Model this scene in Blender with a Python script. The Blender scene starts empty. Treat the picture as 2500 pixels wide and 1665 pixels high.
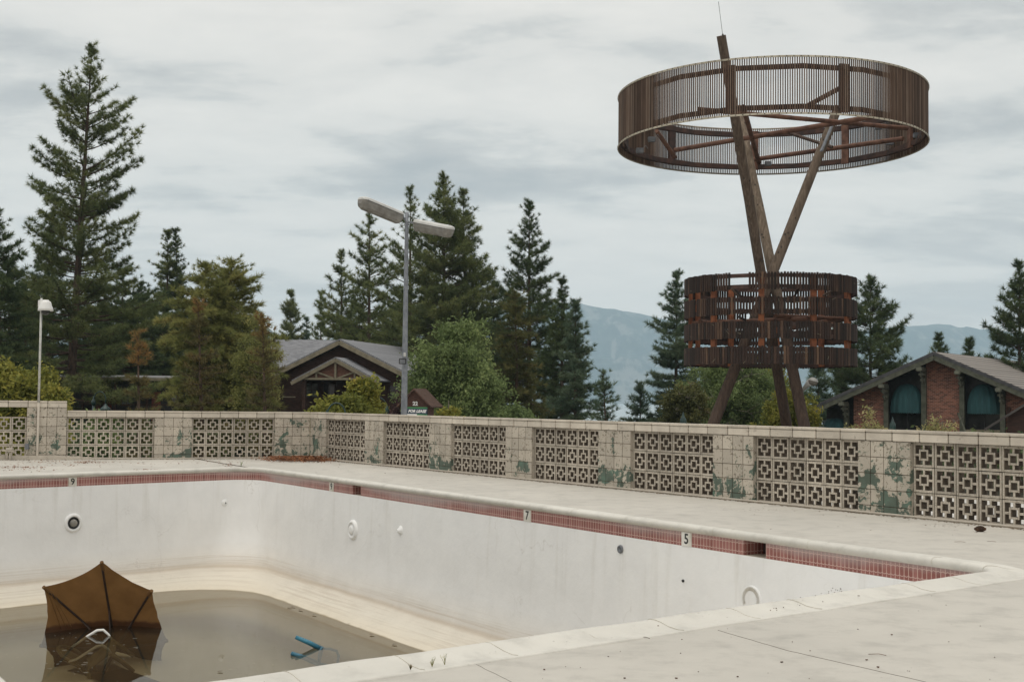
import bpy, bmesh, random
import numpy as np
from math import *
from mathutils import Vector, Matrix
C = bpy.context.scene.collection
random.seed(7)
# ------------------------------------------------------------ camera maths
FP, PIT, ROL, EYE = 3095.6, .0467, .0103, 1.379
def ray(x, y):
    a = (x-1250)/FP; b = (832.5-y)/FP
    R = (cos(ROL), sin(ROL)*-sin(PIT), sin(ROL)*cos(PIT))
    U = (-sin(ROL), cos(ROL)*-sin(PIT), cos(ROL)*cos(PIT))
    F = (0, cos(PIT), sin(PIT))
    return tuple(F[i]+a*R[i]+b*U[i] for i in range(3))
def onz(x, y, z):
    d = ray(x, y); t = (z-EYE)/d[2]; return Vector((d[0]*t, d[1]*t, z))
def ony(x, y, Y):
    d = ray(x, y); t = Y/d[1]; return Vector((d[0]*t, Y, EYE+d[2]*t))
def onplane(x, y, px, py, dx, dy):
    d = ray(x, y); n = (dy, -dx); t = (px*n[0]+py*n[1])/(d[0]*n[0]+d[1]*n[1]); return Vector((d[0]*t, d[1]*t, EYE+d[2]*t))
GZ = -1.2          # ground beyond the wall
M = .2032
# ------------------------------------------------------------ materials
def nt(name):
    m = bpy.data.materials.new(name); m.use_nodes = True
    t = m.node_tree; t.nodes.clear()
    o = t.nodes.new('ShaderNodeOutputMaterial'); p = t.nodes.new('ShaderNodeBsdfPrincipled')
    t.links.new(p.outputs[0], o.inputs[0]); return m, t, p, o
def N(t, typ, **kw):
    n = t.nodes.new(typ)
    for k, v in kw.items():
        if k in n.inputs: n.inputs[k].default_value = v
        else: setattr(n, k, v)
    return n
def noise(t, vec, scale, detail=4, rough=.55, dist=0):
    n = N(t, 'ShaderNodeTexNoise'); n.inputs['Scale'].default_value = scale; n.inputs['Detail'].default_value = detail
    n.inputs['Roughness'].default_value = rough; n.inputs['Distortion'].default_value = dist
    if vec is not None: t.links.new(vec, n.inputs['Vector'])
    return n.outputs['Fac']
def ramp(t, fac, stops):
    r = N(t, 'ShaderNodeValToRGB'); e = r.color_ramp.elements
    while len(e) > 1: e.remove(e[-1])
    for i, (p, c) in enumerate(stops):
        if i == 0: e[0].position = p; el = e[0]
        else: el = e.new(p)
        el.color = (*c, 1) if len(c) == 3 else c
    t.links.new(fac, r.inputs[0]); return r.outputs[0]
def G(v): return (v, v, v)
def mix(t, fac, a, b, mode='MIX'):
    m = N(t, 'ShaderNodeMix', data_type='RGBA', blend_type=mode)
    for s, i in ((fac, 0), (a, 6), (b, 7)):
        if isinstance(s, (int, float)): m.inputs[i].default_value = s
        elif isinstance(s, tuple): m.inputs[i].default_value = (*s, 1)
        else: t.links.new(s, m.inputs[i])
    return m.outputs[2]
def mth(t, op, a, b=None, c=None):
    m = N(t, 'ShaderNodeMath', operation=op)
    for i, s in enumerate((a, b, c)):
        if s is None: continue
        if isinstance(s, (int, float)): m.inputs[i].default_value = s
        else: t.links.new(s, m.inputs[i])
    return m.outputs[0]
def coords(t, kind='Object'): return N(t, 'ShaderNodeTexCoord').outputs[kind]
def wpos(t): return N(t, 'ShaderNodeNewGeometry').outputs['Position']
def sep(t, v):
    s = N(t, 'ShaderNodeSeparateXYZ'); t.links.new(v, s.inputs[0]); return s.outputs
def stretch(t, v, s):
    m = N(t, 'ShaderNodeMapping'); m.inputs['Scale'].default_value = s; t.links.new(v, m.inputs[0]); return m.outputs[0]
def bump(t, p, h, strength=.3, dist=.01):
    b = N(t, 'ShaderNodeBump'); b.inputs['Strength'].default_value = strength; b.inputs['Distance'].default_value = dist
    t.links.new(h, b.inputs['Height']); t.links.new(b.outputs[0], p.inputs['Normal'])
def noisy(name, c1, c2, scale=5, rough=.8, bs=.2, sc=(1, 1, 1), world=False, metal=0, lo=.35, hi=.65, bd=.01, fine=60, detail=6):
    m, t, p, o = nt(name)
    v = wpos(t) if world else coords(t)
    v = stretch(t, v, sc)
    f = noise(t, v, scale, detail)
    col = ramp(t, f, [(lo, c1), (hi, c2)])
    t.links.new(col, p.inputs['Base Color']); p.inputs['Roughness'].default_value = rough; p.inputs['Metallic'].default_value = metal
    if bs: bump(t, p, noise(t, v, fine, 3), bs, bd)
    return m
MT = {}
MT['deck'] = None
def mk_deck(name, base, var, speck):
    m, t, p, o = nt(name); v = wpos(t)
    f = noise(t, v, .5, 6); g = noise(t, v, 3.5, 8, .65)
    c = ramp(t, f, [(.3, tuple(x*.9 for x in base)), (.55, base), (.75, var)])
    c = mix(t, .5, c, ramp(t, g, [(.3, G(.62)), (.5, G(1)), (.8, G(1.12))]), 'MULTIPLY')
    # scattered small dark specks and scuffs
    s = noise(t, v, 38, 3, .6); c = mix(t, ramp(t, s, [(.70, G(0)), (.74, G(1))]), c, speck)
    wr = noise(t, v, .8, 9, .72, .8); c = mix(t, ramp(t, wr, [(.50, G(0)), (.60, G(.22))]), c, tuple(x*.80 for x in base))
    st = noise(t, stretch(t, v, (.35, 2.2, 1)), 2.4, 7, .7)
    c = mix(t, ramp(t, st, [(.58, G(0)), (.70, G(.35))]), c, (.62, .59, .52))
    t.links.new(c, p.inputs['Base Color']); p.inputs['Roughness'].default_value = .75
    bump(t, p, noise(t, v, 90, 4), .25, .004); return m
MT['deck'] = mk_deck('pale_painted_concrete', (.52, .495, .445), (.58, .55, .495), (.30, .28, .24))
MT['coping'] = mk_deck('white_coping', (.64, .62, .565), (.71, .69, .635), (.30, .27, .22))
MT['mortar'] = noisy('dark_joint', (.045, .032, .022), (.10, .075, .05), 8, .95)
def mk_block():
    m, t, p, o = nt('beige_block'); v = coords(t)
    c = ramp(t, noise(t, v, 3, 6), [(.35, (.53, .475, .40)), (.65, (.64, .58, .49))])
    c = mix(t, ramp(t, noise(t, v, 9, 7, .7, .5), [(.60, G(0)), (.66, G(.55))]), c, (.22, .19, .15))
    c = mix(t, 1.0, c, ramp(t, N(t, 'ShaderNodeAttribute', attribute_name='tint').outputs['Fac'], [(0, G(.86)), (1, G(1.08))]), 'MULTIPLY')
    t.links.new(c, p.inputs['Base Color']); p.inputs['Roughness'].default_value = .9; bump(t, p, noise(t, v, 45, 3), .6, .006); return m
MT['block'] = mk_block()
def mk_breeze():
    m, t, p, o = nt('weathered_breeze_block'); v = coords(t)
    c = ramp(t, noise(t, v, 2.0, 6), [(.3, (.40, .355, .29)), (.7, (.51, .455, .375))])
    c = mix(t, ramp(t, noise(t, v, 34, 3, .7), [(.50, G(0)), (.62, G(.75))]), c, (.62, .57, .49))
    c = mix(t, ramp(t, noise(t, v, 26, 3, .7), [(.60, G(0)), (.68, G(.6))]), c, (.13, .095, .065))
    c = mix(t, 1.0, c, ramp(t, N(t, 'ShaderNodeAttribute', attribute_name='tint').outputs['Fac'], [(0, G(.80)), (1, G(1.12))]), 'MULTIPLY')
    t.links.new(c, p.inputs['Base Color']); p.inputs['Roughness'].default_value = .95
    bump(t, p, noise(t, v, 50, 3), .6, .006); return m
MT['breeze'] = mk_breeze()
MT['breeze_shaded'] = noisy('shaded_inner_face', (.10, .078, .058), (.21, .17, .13), 9, .95, .5, fine=45, bd=.006)  # shade inside the block openings, painted as a darker tone
def mk_peel():
    m, t, p, o = nt('peeling_beige_paint'); v = coords(t)
    oi = N(t, 'ShaderNodeObjectInfo'); rnd = oi.outputs['Random']
    vv = N(t, 'ShaderNodeVectorMath', operation='ADD'); cx = N(t, 'ShaderNodeCombineXYZ')
    t.links.new(mth(t, 'MULTIPLY', rnd, 37.0), cx.inputs[0]); t.links.new(mth(t, 'MULTIPLY', rnd, 91.0), cx.inputs[1])
    t.links.new(v, vv.inputs[0]); t.links.new(cx.outputs[0], vv.inputs[1]); q = vv.outputs[0]
    base = ramp(t, noise(t, q, 2.5, 5), [(.3, (.43, .385, .32)), (.7, (.54, .485, .405))])
    z = sep(t, v)[2]
    n1 = noise(t, q, 2.6, 5, .6, .6); n2 = noise(t, q, 11, 6, .65, .5)
    lowz = N(t, 'ShaderNodeMapRange'); t.links.new(z, lowz.inputs[0]); lowz.inputs[1].default_value = .9; lowz.inputs[2].default_value = 0; lowz.inputs[3].default_value = -.05; lowz.inputs[4].default_value = .05
    s = mth(t, 'ADD', mth(t, 'MULTIPLY', n1, .62), mth(t, 'MULTIPLY', n2, .38))
    att = N(t, 'ShaderNodeAttribute', attribute_type='OBJECT', attribute_name='peel')
    s = mth(t, 'ADD', mth(t, 'ADD', s, lowz.outputs[0]), att.outputs['Fac'])
    mask = ramp(t, s, [(.512, G(0)), (.522, G(1))]); edge = ramp(t, s, [(.48, G(0)), (.522, G(.45))])
    green = ramp(t, noise(t, q, 5, 5), [(.35, (.085, .11, .085)), (.55, (.105, .14, .11)), (.68, (.12, .19, .145)), (.82, (.14, .28, .21))])
    sm = noise(t, q, 24, 4, .6, .8)
    c = mix(t, ramp(t, mth(t, 'ADD', sm, mth(t, 'MULTIPLY', n1, .35)), [(.745, G(0)), (.775, G(.8))]), base, (.15, .125, .09))
    c = mix(t, 1.0, c, ramp(t, N(t, 'ShaderNodeAttribute', attribute_name='tint').outputs['Fac'], [(0, G(.84)), (1, G(1.08))]), 'MULTIPLY')
    c = mix(t, edge, c, (.36, .35, .27)); c = mix(t, mask, c, green)
    t.links.new(c, p.inputs['Base Color']); p.inputs['Roughness'].default_value = .85
    bump(t, p, mth(t, 'SUBTRACT', noise(t, q, 60, 3), mth(t, 'MULTIPLY', mask, 1.0)), .5, .006); return m
MT['peel'] = mk_peel()
def mk_plaster():
    m, t, p, o = nt('pool_plaster'); v = wpos(t); z = sep(t, v)[2]
    n = noise(t, stretch(t, v, (1, 1, 2.5)), 1.1, 6); zz = mth(t, 'ADD', z, mth(t, 'MULTIPLY', mth(t, 'SUBTRACT', n, .5), .05))
    mr = N(t, 'ShaderNodeMapRange'); t.links.new(zz, mr.inputs[0]); mr.inputs[1].default_value = -2.8; mr.inputs[2].default_value = 0
    def zp(h): return (h+2.8)/2.8
    c = ramp(t, mr.outputs[0], [(0, (.64, .64, .62)), (zp(-2.52), (.62, .62, .59)), (zp(-2.43), (.26, .22, .12)), (zp(-2.37), (.24, .19, .09)), (zp(-2.30), (.54, .49, .36)),
        (zp(-2.12), (.48, .41, .28)), (zp(-2.105), (.34, .27, .16)), (zp(-2.09), (.66, .60, .49)), (zp(-1.95), (.69, .645, .555)), (zp(-1.83), (.68, .63, .545)), (zp(-1.79), (.56, .49, .40)), (zp(-1.74), (.64, .60, .54)),
        (zp(-1.60), (.79, .77, .73)), (zp(-1.35), (.83, .83, .82)), (1, (.86, .865, .86))])
    c = mix(t, .25, c, ramp(t, noise(t, v, 2.2, 7, .65), [(.3, G(.8)), (.6, G(1.08))]), 'MULTIPLY')
    sl = noise(t, stretch(t, v, (.12, .12, 12)), 3.0, 6, .75, .1)
    band = ramp(t, mr.outputs[0], [(zp(-2.1), G(0)), (zp(-2.0), G(1)), (zp(-1.7), G(1)), (zp(-1.5), G(0))])
    c = mix(t, mth(t, 'MULTIPLY', ramp(t, sl, [(.50, G(0)), (.60, G(.55))]), band), c, (.52, .45, .36))
    dr = noise(t, stretch(t, v, (5, 5, .30)), 1.3, 6, .6); up = ramp(t, mr.outputs[0], [(zp(-1.5), G(0)), (zp(-.9), G(.6)), (zp(-.2), G(1))])
    c = mix(t, mth(t, 'MULTIPLY', ramp(t, dr, [(.55, G(0)), (.70, G(.30))]), up), c, (.58, .56, .50))
    pt_ = noise(t, v, .7, 8, .7, 1.0); c = mix(t, mth(t, 'MULTIPLY', ramp(t, pt_, [(.54, G(0)), (.56, G(.22))]), up), c, (.88, .88, .86))
    hc = N(t, 'ShaderNodeTexVoronoi', feature='DISTANCE_TO_EDGE'); hc.inputs['Scale'].default_value = .8; vd = N(t, 'ShaderNodeVectorMath', operation='ADD'); t.links.new(v, vd.inputs[0])
    nz2 = N(t, 'ShaderNodeTexNoise'); nz2.inputs['Scale'].default_value = 2.5; nz2.inputs['Detail'].default_value = 5; t.links.new(v, nz2.inputs['Vector']); t.links.new(nz2.outputs['Color'], vd.inputs[1]); t.links.new(vd.outputs[0], hc.inputs['Vector'])
    c = mix(t, mth(t, 'MULTIPLY', ramp(t, hc.outputs['Distance'], [(0, G(.38)), (.006, G(0))]), ramp(t, noise(t, v, .45, 2), [(.52, G(0)), (.6, G(1))])), c, (.42, .39, .34))
    c = mix(t, ramp(t, noise(t, v, 17, 2), [(.77, G(0)), (.80, G(.6))]), c, (.45, .43, .4))
    t.links.new(c, p.inputs['Base Color']); p.inputs['Roughness'].default_value = .7
    bump(t, p, noise(t, v, 9, 6, .6), .25, .02); return m
MT['plaster'] = mk_plaster()
def mk_tile():
    m, t, p, o = nt('red_waterline_tile'); uv = sep(t, coords(t, 'UV')); u, w = uv[0], uv[1]
    P_ = .050
    fu = mth(t, 'FRACT', mth(t, 'DIVIDE', u, P_))
    gv = mth(t, 'LESS_THAN', mth(t, 'MINIMUM', fu, mth(t, 'SUBTRACT', 1.0, fu)), .075)
    tri = mth(t, 'MULTIPLY', mth(t, 'ABSOLUTE', mth(t, 'SUBTRACT', fu, .5)), .020)   # 0 centre .. .01 edge
    d1 = mth(t, 'ABSOLUTE', mth(t, 'SUBTRACT', w, mth(t, 'ADD', .030, tri)))
    d2 = mth(t, 'ABSOLUTE', mth(t, 'SUBTRACT', w, mth(t, 'SUBTRACT', .124, tri)))
    gh = mth(t, 'LESS_THAN', mth(t, 'MINIMUM', d1, d2), .0035)
    g = mth(t, 'MAXIMUM', gv, gh); v = wpos(t)
    cell = N(t, 'ShaderNodeTexWhiteNoise', noise_dimensions='1D'); t.links.new(mth(t, 'FLOOR', mth(t, 'DIVIDE', u, P_)), cell.inputs['W'])
    red = ramp(t, mth(t, 'ADD', mth(t, 'MULTIPLY', cell.outputs[0], .5), mth(t, 'MULTIPLY', noise(t, v, 6, 4), .6)), [(.2, (.20, .068, .056)), (.5, (.28, .10, .085)), (.85, (.36, .16, .14))])
    big = mth(t, 'ADD', noise(t, v, .35, 3), mth(t, 'MULTIPLY', mth(t, 'SUBTRACT', w, .06), 2.0))
    wht = ramp(t, mth(t, 'ADD', big, mth(t, 'MULTIPLY', noise(t, v, 14, 4), .15)), [(.60, G(0)), (.80, G(.7))])
    red = mix(t, wht, red, (.42, .38, .37))
    c = mix(t, g, red, (.56, .40, .35))
    t.links.new(c, p.inputs['Base Color']); p.inputs['Roughness'].default_value = .45
    bump(t, p, g, -.4, .003); return m
MT['tile'] = mk_tile()
def mk_water():
    m, t, p, o = nt('murky_pool_water'); v = wpos(t); t.nodes.remove(p)
    fr = N(t, 'ShaderNodeFresnel'); fr.inputs[0].default_value = 1.62
    gl = N(t, 'ShaderNodeBsdfGlossy'); gl.inputs['Roughness'].default_value = .012
    tr = N(t, 'ShaderNodeBsdfTransparent'); tr.inputs[0].default_value = (.66, .61, .47, 1)
    df = N(t, 'ShaderNodeBsdfDiffuse'); 
    c = ramp(t, noise(t, stretch(t, v, (1.2, 1, 1)), .9, 6, .6), [(.3, (.13, .12, .08)), (.7, (.20, .19, .15))])
    sp = noise(t, stretch(t, v, (1.0, 2.2, 1)), 14, 3, .6); c = mix(t, ramp(t, sp, [(.71, G(0)), (.73, G(.9))]), c, (.34, .32, .25)); t.links.new(c, df.inputs[0])
    a = N(t, 'ShaderNodeMixShader'); a.inputs[0].default_value = .12; t.links.new(tr.outputs[0], a.inputs[1]); t.links.new(df.outputs[0], a.inputs[2])
    b = N(t, 'ShaderNodeMixShader'); t.links.new(fr.outputs[0], b.inputs[0]); t.links.new(a.outputs[0], b.inputs[1]); t.links.new(gl.outputs[0], b.inputs[2])
    bp = N(t, 'ShaderNodeBump'); bp.inputs['Strength'].default_value = .03; bp.inputs['Distance'].default_value = .01
    t.links.new(noise(t, v, 5, 3), bp.inputs['Height']); t.links.new(bp.outputs[0], gl.inputs['Normal'])
    t.links.new(b.outputs[0], o.inputs[0]); return m
MT['water'] = mk_water()
def mk_log():
    m, t, p, o = nt('weathered_log'); v = coords(t); z = sep(t, v)[2]
    f = noise(t, stretch(t, v, (5, 5, .35)), 3, 8, .65)
    a = ramp(t, f, [(.3, (.10, .072, .05)), (.55, (.22, .17, .125)), (.75, (.36, .29, .22))]); b = ramp(t, f, [(.3, (.035, .022, .016)), (.6, (.085, .055, .04)), (.8, (.15, .10, .07))])
    k = N(t, 'ShaderNodeMapRange'); t.links.new(mth(t, 'ADD', z, mth(t, 'MULTIPLY', noise(t, v, 1.2, 3), 2)), k.inputs[0]); k.inputs[1].default_value = 5.2; k.inputs[2].default_value = 7.4
    att = N(t, 'ShaderNodeAttribute', attribute_type='OBJECT', attribute_name='bleach').outputs['Fac']
    t.links.new(mix(t, mth(t, 'MULTIPLY', k.outputs[0], att), b, a), p.inputs['Base Color']); p.inputs['Roughness'].default_value = .9
    bump(t, p, f, .6, .02); return m
MT['oldwood'] = mk_log()
MT['slat'] = None
def mk_slat(name, cs):
    m, t, p, o = nt(name); a = N(t, 'ShaderNodeAttribute', attribute_name='tint').outputs['Fac']; v = coords(t)
    f = mth(t, 'ADD', mth(t, 'MULTIPLY', a, .7), mth(t, 'MULTIPLY', noise(t, stretch(t, v, (3, 3, .6)), 3, 5), .4))
    t.links.new(ramp(t, f, cs), p.inputs['Base Color']); p.inputs['Roughness'].default_value = .9; return m
MT['slat'] = mk_slat('brown_slats', [(.15, (.050, .032, .023)), (.45, (.100, .060, .040)), (.7, (.15, .098, .068)), (.95, (.22, .165, .125))])
MT['slat_dark'] = mk_slat('dark_brown_slats', [(.15, (.012, .008, .006)), (.5, (.028, .015, .011)), (.8, (.058, .032, .021)), (.97, (.15, .09, .055))])
MT['rust'] = noisy('rusty_steel', (.085, .042, .03), (.19, .095, .062), 4, .85, .3)
MT['rust_bright'] = noisy('orange_rusty_steel', (.16, .055, .027), (.34, .12, .05), 5, .85, .3)
MT['rust_dark'] = noisy('dark_rusty_steel', (.035, .024, .022), (.09, .045, .032), 3, .85, .3)
MT['cream'] = noisy('cream_rim', (.38, .34, .26), (.56, .51, .41), 3, .7)
MT['bolt'] = noisy('dark_bolt', (.03, .025, .02), (.06, .05, .04), 5)
MT['greybox'] = noisy('grey_box', (.12, .13, .145), (.2, .21, .23), 5, .5)
MT['galv'] = noisy('galvanised_steel', (.17, .185, .21), (.26, .275, .30), 7, .5, .05, metal=.2)
MT['galv_light'] = noisy('pale_galvanised_steel', (.45, .45, .42), (.62, .62, .58), 9, .45, .05, metal=.15)
MT['lampgrey'] = noisy('lamp_housing', (.50, .50, .48), (.64, .64, .62), 3, .5, .1)
def mk_lens():
    m, t, p, o = nt('ribbed_plastic_lens'); v = coords(t)
    w = N(t, 'ShaderNodeTexWave'); w.inputs['Scale'].default_value = 25; t.links.new(v, w.inputs[0])
    c = ramp(t, noise(t, v, 4, 4), [(.3, (.24, .22, .19)), (.7, (.40, .38, .34))]); t.links.new(c, p.inputs['Base Color'])
    p.inputs['Roughness'].default_value = .25; p.inputs['Transmission Weight'].default_value = .35
    bump(t, p, w.outputs[1], .4, .01); return m
MT['lens'] = mk_lens()
MT['murkyplastic'] = noisy('murk_tinted_plastic', (.10, .085, .045), (.2, .17, .10), 5, .6, 0)  # brown colour stands in for murky water dimming the sunken chair parts
MT['white'] = noisy('white_plastic', (.68, .68, .66), (.80, .80, .78), 3, .4, 0)
MT['dirtywhite'] = noisy('dirty_white_plastic', (.55, .52, .44), (.78, .77, .73), 5, .45, 0)
MT['blueplastic'] = noisy('blue_plastic', (.015, .10, .16), (.03, .19, .28), 5, .4, 0)
MT['black'] = noisy('black', (.01, .01, .01), (.03, .03, .03), 5, .5, 0)
MT['darkglass'] = noisy('dark_glass', (.012, .012, .014), (.035, .035, .035), 2, .12, 0)
MT['clearglass'] = noisy('window_glass', (.06, .065, .06), (.16, .17, .155), 3, .1, 0)
MT['fabric'] = None
def mk_fabric():
    m, t, p, o = nt('brown_canvas'); v = wpos(t); z = sep(t, v)[2]
    c = ramp(t, noise(t, v, 3, 6), [(.3, (.15, .075, .024)), (.7, (.23, .12, .042))])
    wet = N(t, 'ShaderNodeMapRange'); t.links.new(mth(t, 'ADD', z, mth(t, 'MULTIPLY', noise(t, v, 8, 3), .08)), wet.inputs[0]); wet.inputs[1].default_value = -2.0; wet.inputs[2].default_value = -1.95
    c = mix(t, wet.outputs[0], (.07, .03, .012), c)
    t.links.new(c, p.inputs['Base Color']); p.inputs['Roughness'].default_value = .9
    tl = N(t, 'ShaderNodeBsdfTranslucent'); t.links.new(c, tl.inputs[0]); ms = N(t, 'ShaderNodeMixShader'); ms.inputs[0].default_value = .35
    t.links.new(p.outputs[0], ms.inputs[1]); t.links.new(tl.outputs[0], ms.inputs[2]); t.links.new(ms.outputs[0], o.inputs[0])
    bump(t, p, noise(t, v, 120, 2), .4, .002); return m
MT['fabric'] = mk_fabric()
MT['darkwood'] = noisy('dark_brown_pole', (.02, .012, .009), (.045, .025, .018), 6, .6, .1)
MT['bark'] = noisy('bark', (.045, .03, .022), (.12, .08, .058), 3, .95, .6, (3, 3, .6), fine=12, bd=.03)
MT['bark_grey'] = noisy('grey_bark', (.12, .10, .08), (.26, .23, .19), 5, .95, .4, (2, 2, .6), fine=20, bd=.01)
MT['brownwall'] = noisy('dark_brown_shingle_wall', (.030, .016, .012), (.065, .032, .022), 4, .9, .4, (1, 1, 5))
MT['brownpanel'] = noisy('reddish_brown_shingle', (.09, .042, .03), (.17, .085, .055), 5, .9, .4, (1, 1, 6))
MT['tan'] = noisy('tan_fascia', (.17, .15, .10), (.26, .225, .155), 4, .8, .1)
MT['olive'] = noisy('olive_trim', (.065, .07, .05), (.12, .125, .09), 4, .8, .1)
def mk_rows(name, c1, c2, line, pitch, lw, vert_axis, noise_s=6, rough=.85, joints=None):
    m, t, p, o = nt(name); v = coords(t); uv = sep(t, v); z = uv[vert_axis]
    f = mth(t, 'FRACT', mth(t, 'DIVIDE', z, pitch)); ln = mth(t, 'LESS_THAN', f, lw)
    row = mth(t, 'FLOOR', mth(t, 'DIVIDE', z, pitch)); cmb = N(t, 'ShaderNodeCombineXYZ')
    ju = mth(t, 'ADD', mth(t, 'DIVIDE', uv[0], joints or .3), mth(t, 'MULTIPLY', row, .5))
    t.links.new(mth(t, 'FLOOR', ju), cmb.inputs[0]); t.links.new(row, cmb.inputs[1])
    wn = N(t, 'ShaderNodeTexWhiteNoise', noise_dimensions='2D'); t.links.new(cmb.outputs[0], wn.inputs['Vector'])
    c = ramp(t, mth(t, 'ADD', mth(t, 'MULTIPLY', wn.outputs[0], .55), mth(t, 'MULTIPLY', noise(t, v, noise_s, 4), .5)), [(.2, c1), (.85, c2)])
    if joints: ln = mth(t, 'MAXIMUM', ln, mth(t, 'LESS_THAN', mth(t, 'FRACT', ju), .06))
    c = mix(t, mth(t, 'MULTIPLY', ln, .8), c, line); t.links.new(c, p.inputs['Base Color']); p.inputs['Roughness'].default_value = rough
    bump(t, p, ln, -.3, .01); return m
MT['shingle'] = mk_rows('grey_shingles', (.16, .165, .18), (.25, .255, .27), (.09, .09, .10), .13, .18, 1)
MT['tilegrey'] = mk_rows('grey_brown_roof_tiles', (.17, .15, .135), (.25, .225, .20), (.035, .03, .03), .36, .14, 1)
MT['brick'] = mk_rows('red_brick', (.085, .032, .022), (.36, .14, .088), (.36, .29, .24), .078, .17, 2, joints=.22, noise_s=1.6)
MT['teal'] = noisy('teal_awning_canvas', (.010, .045, .050), (.022, .085, .092), 1.6, .8, .1, (3, 3, .4))
MT['asphalt'] = noisy('asphalt', (.045, .045, .045), (.07, .068, .065), 1.5, .9, .3, world=True)
MT['earth'] = noisy('dark_bark_mulch_ground', (.025, .022, .014), (.06, .055, .03), .6, .95, .6, world=True, bd=.05, fine=8)
MT['path'] = noisy('pale_paving', (.48, .47, .44), (.62, .60, .57), 1.2, .8, .2, world=True)
MT['lake'] = noisy('lake_water', (.30, .38, .42), (.36, .44, .48), .02, .25, 0, world=True)
MT['green_metal'] = noisy('dark_green_metal', (.006, .022, .020), (.012, .045, .040), 6, .35, 0)
MT['redwood'] = noisy('red_door', (.15, .03, .018), (.22, .05, .03), 4, .6, .1)
MT['curtain'] = noisy('pale_curtain_glass', (.14, .16, .16), (.26, .28, .28), 5, .3, 0, (6, 6, 1))
MT['litter'] = noisy('dry_needles', (.10, .035, .015), (.30, .12, .045), 9, .95, .3, world=True)
MT['litter_dark'] = noisy('brown_dead_leaf', (.05, .03, .02), (.14, .07, .035), 9, .95, .3, world=True)
MT['ink'] = noisy('black_number_paint', (.01, .01, .01), (.025, .025, .02), 9, .5, 0)
MT['signblue'] = noisy('navy_sign', (.012, .03, .06), (.02, .045, .08), 3, .5, 0)
MT['signgreen'] = noisy('green_sign', (.03, .16, .06), (.05, .22, .08), 3, .5, 0)
MT['darktop'] = noisy('tarnished_metal', (.05, .05, .05), (.12, .12, .11), 5, .4, 0, metal=.5)
def mk_leaf(name, stops, trans=.35, rough=.75, mul=(2.1, 1.98, 1.75)):
    m, t, p, o = nt(name); a = N(t, 'ShaderNodeAttribute', attribute_name='tint').outputs['Fac']
    oi = N(t, 'ShaderNodeObjectInfo').outputs['Random']; v = coords(t)
    f = mth(t, 'ADD', mth(t, 'MULTIPLY', a, .6), mth(t, 'MULTIPLY', noise(t, v, .55, 3), .5))
    c = ramp(t, f, [(q_, tuple(min(.9, x*w_) for x, w_ in zip(k_, mul))) for q_, k_ in stops])
    t.links.new(c, p.inputs['Base Color']); p.inputs['Roughness'].default_value = rough; p.inputs['Specular IOR Level'].default_value = .25
    tl = N(t, 'ShaderNodeBsdfTranslucent'); t.links.new(c, tl.inputs[0]); ms = N(t, 'ShaderNodeMixShader'); ms.inputs[0].default_value = trans
    t.links.new(p.outputs[0], ms.inputs[1]); t.links.new(tl.outputs[0], ms.inputs[2]); t.links.new(ms.outputs[0], o.inputs[0]); return m
LF = {
 'pine': mk_leaf('pine_needles', [(.15, (.030, .042, .022)), (.45, (.060, .080, .036)), (.70, (.100, .122, .052)), (.95, (.155, .165, .075))]),
 'dark': mk_leaf('dark_needles', [(.15, (.018, .030, .018)), (.45, (.035, .054, .028)), (.75, (.058, .082, .038)), (.95, (.09, .11, .05))]),
 'gold': mk_leaf('golden_cedar_foliage', [(.15, (.062, .062, .028)), (.4, (.115, .112, .045)), (.65, (.17, .155, .062)), (.9, (.22, .175, .075))], trans=.4, mul=(1.75, 1.95, 1.65)),
 'brown': mk_leaf('browning_spruce_needles', [(.15, (.030, .036, .018)), (.45, (.065, .060, .028)), (.7, (.095, .078, .034)), (.95, (.17, .095, .04))]),
 'olive': mk_leaf('olive_cedar_foliage', [(.15, (.035, .042, .018)), (.45, (.070, .076, .03)), (.75, (.125, .125, .048)), (.95, (.19, .15, .06))], mul=(1.4, 1.4, 1.35)),
 'green': mk_leaf('broad_green_leaves', [(.15, (.045, .07, .032)), (.45, (.085, .125, .055)), (.75, (.13, .18, .08)), (.95, (.20, .24, .11))], .35, mul=(1.75, 1.62, 1.4)),
 'lime': mk_leaf('yellow_green_leaves', [(.15, (.06, .075, .02)), (.45, (.14, .15, .035)), (.75, (.24, .22, .05)), (.95, (.33, .25, .06))], .35, mul=(1.3, 1.3, 1.15)),
 'purple': mk_leaf('dark_purple_leaves', [(.15, (.014, .012, .014)), (.6, (.035, .022, .026)), (.95, (.075, .04, .045))], .2),
 'blue': mk_leaf('blue_green_needles', [(.15, (.025, .045, .035)), (.5, (.055, .085, .06)), (.95, (.10, .13, .085))]),
 'pale': mk_leaf('pale_grey_green_leaves', [(.15, (.10, .11, .05)), (.5, (.20, .20, .10)), (.95, (.34, .30, .18))], .35)}
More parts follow.
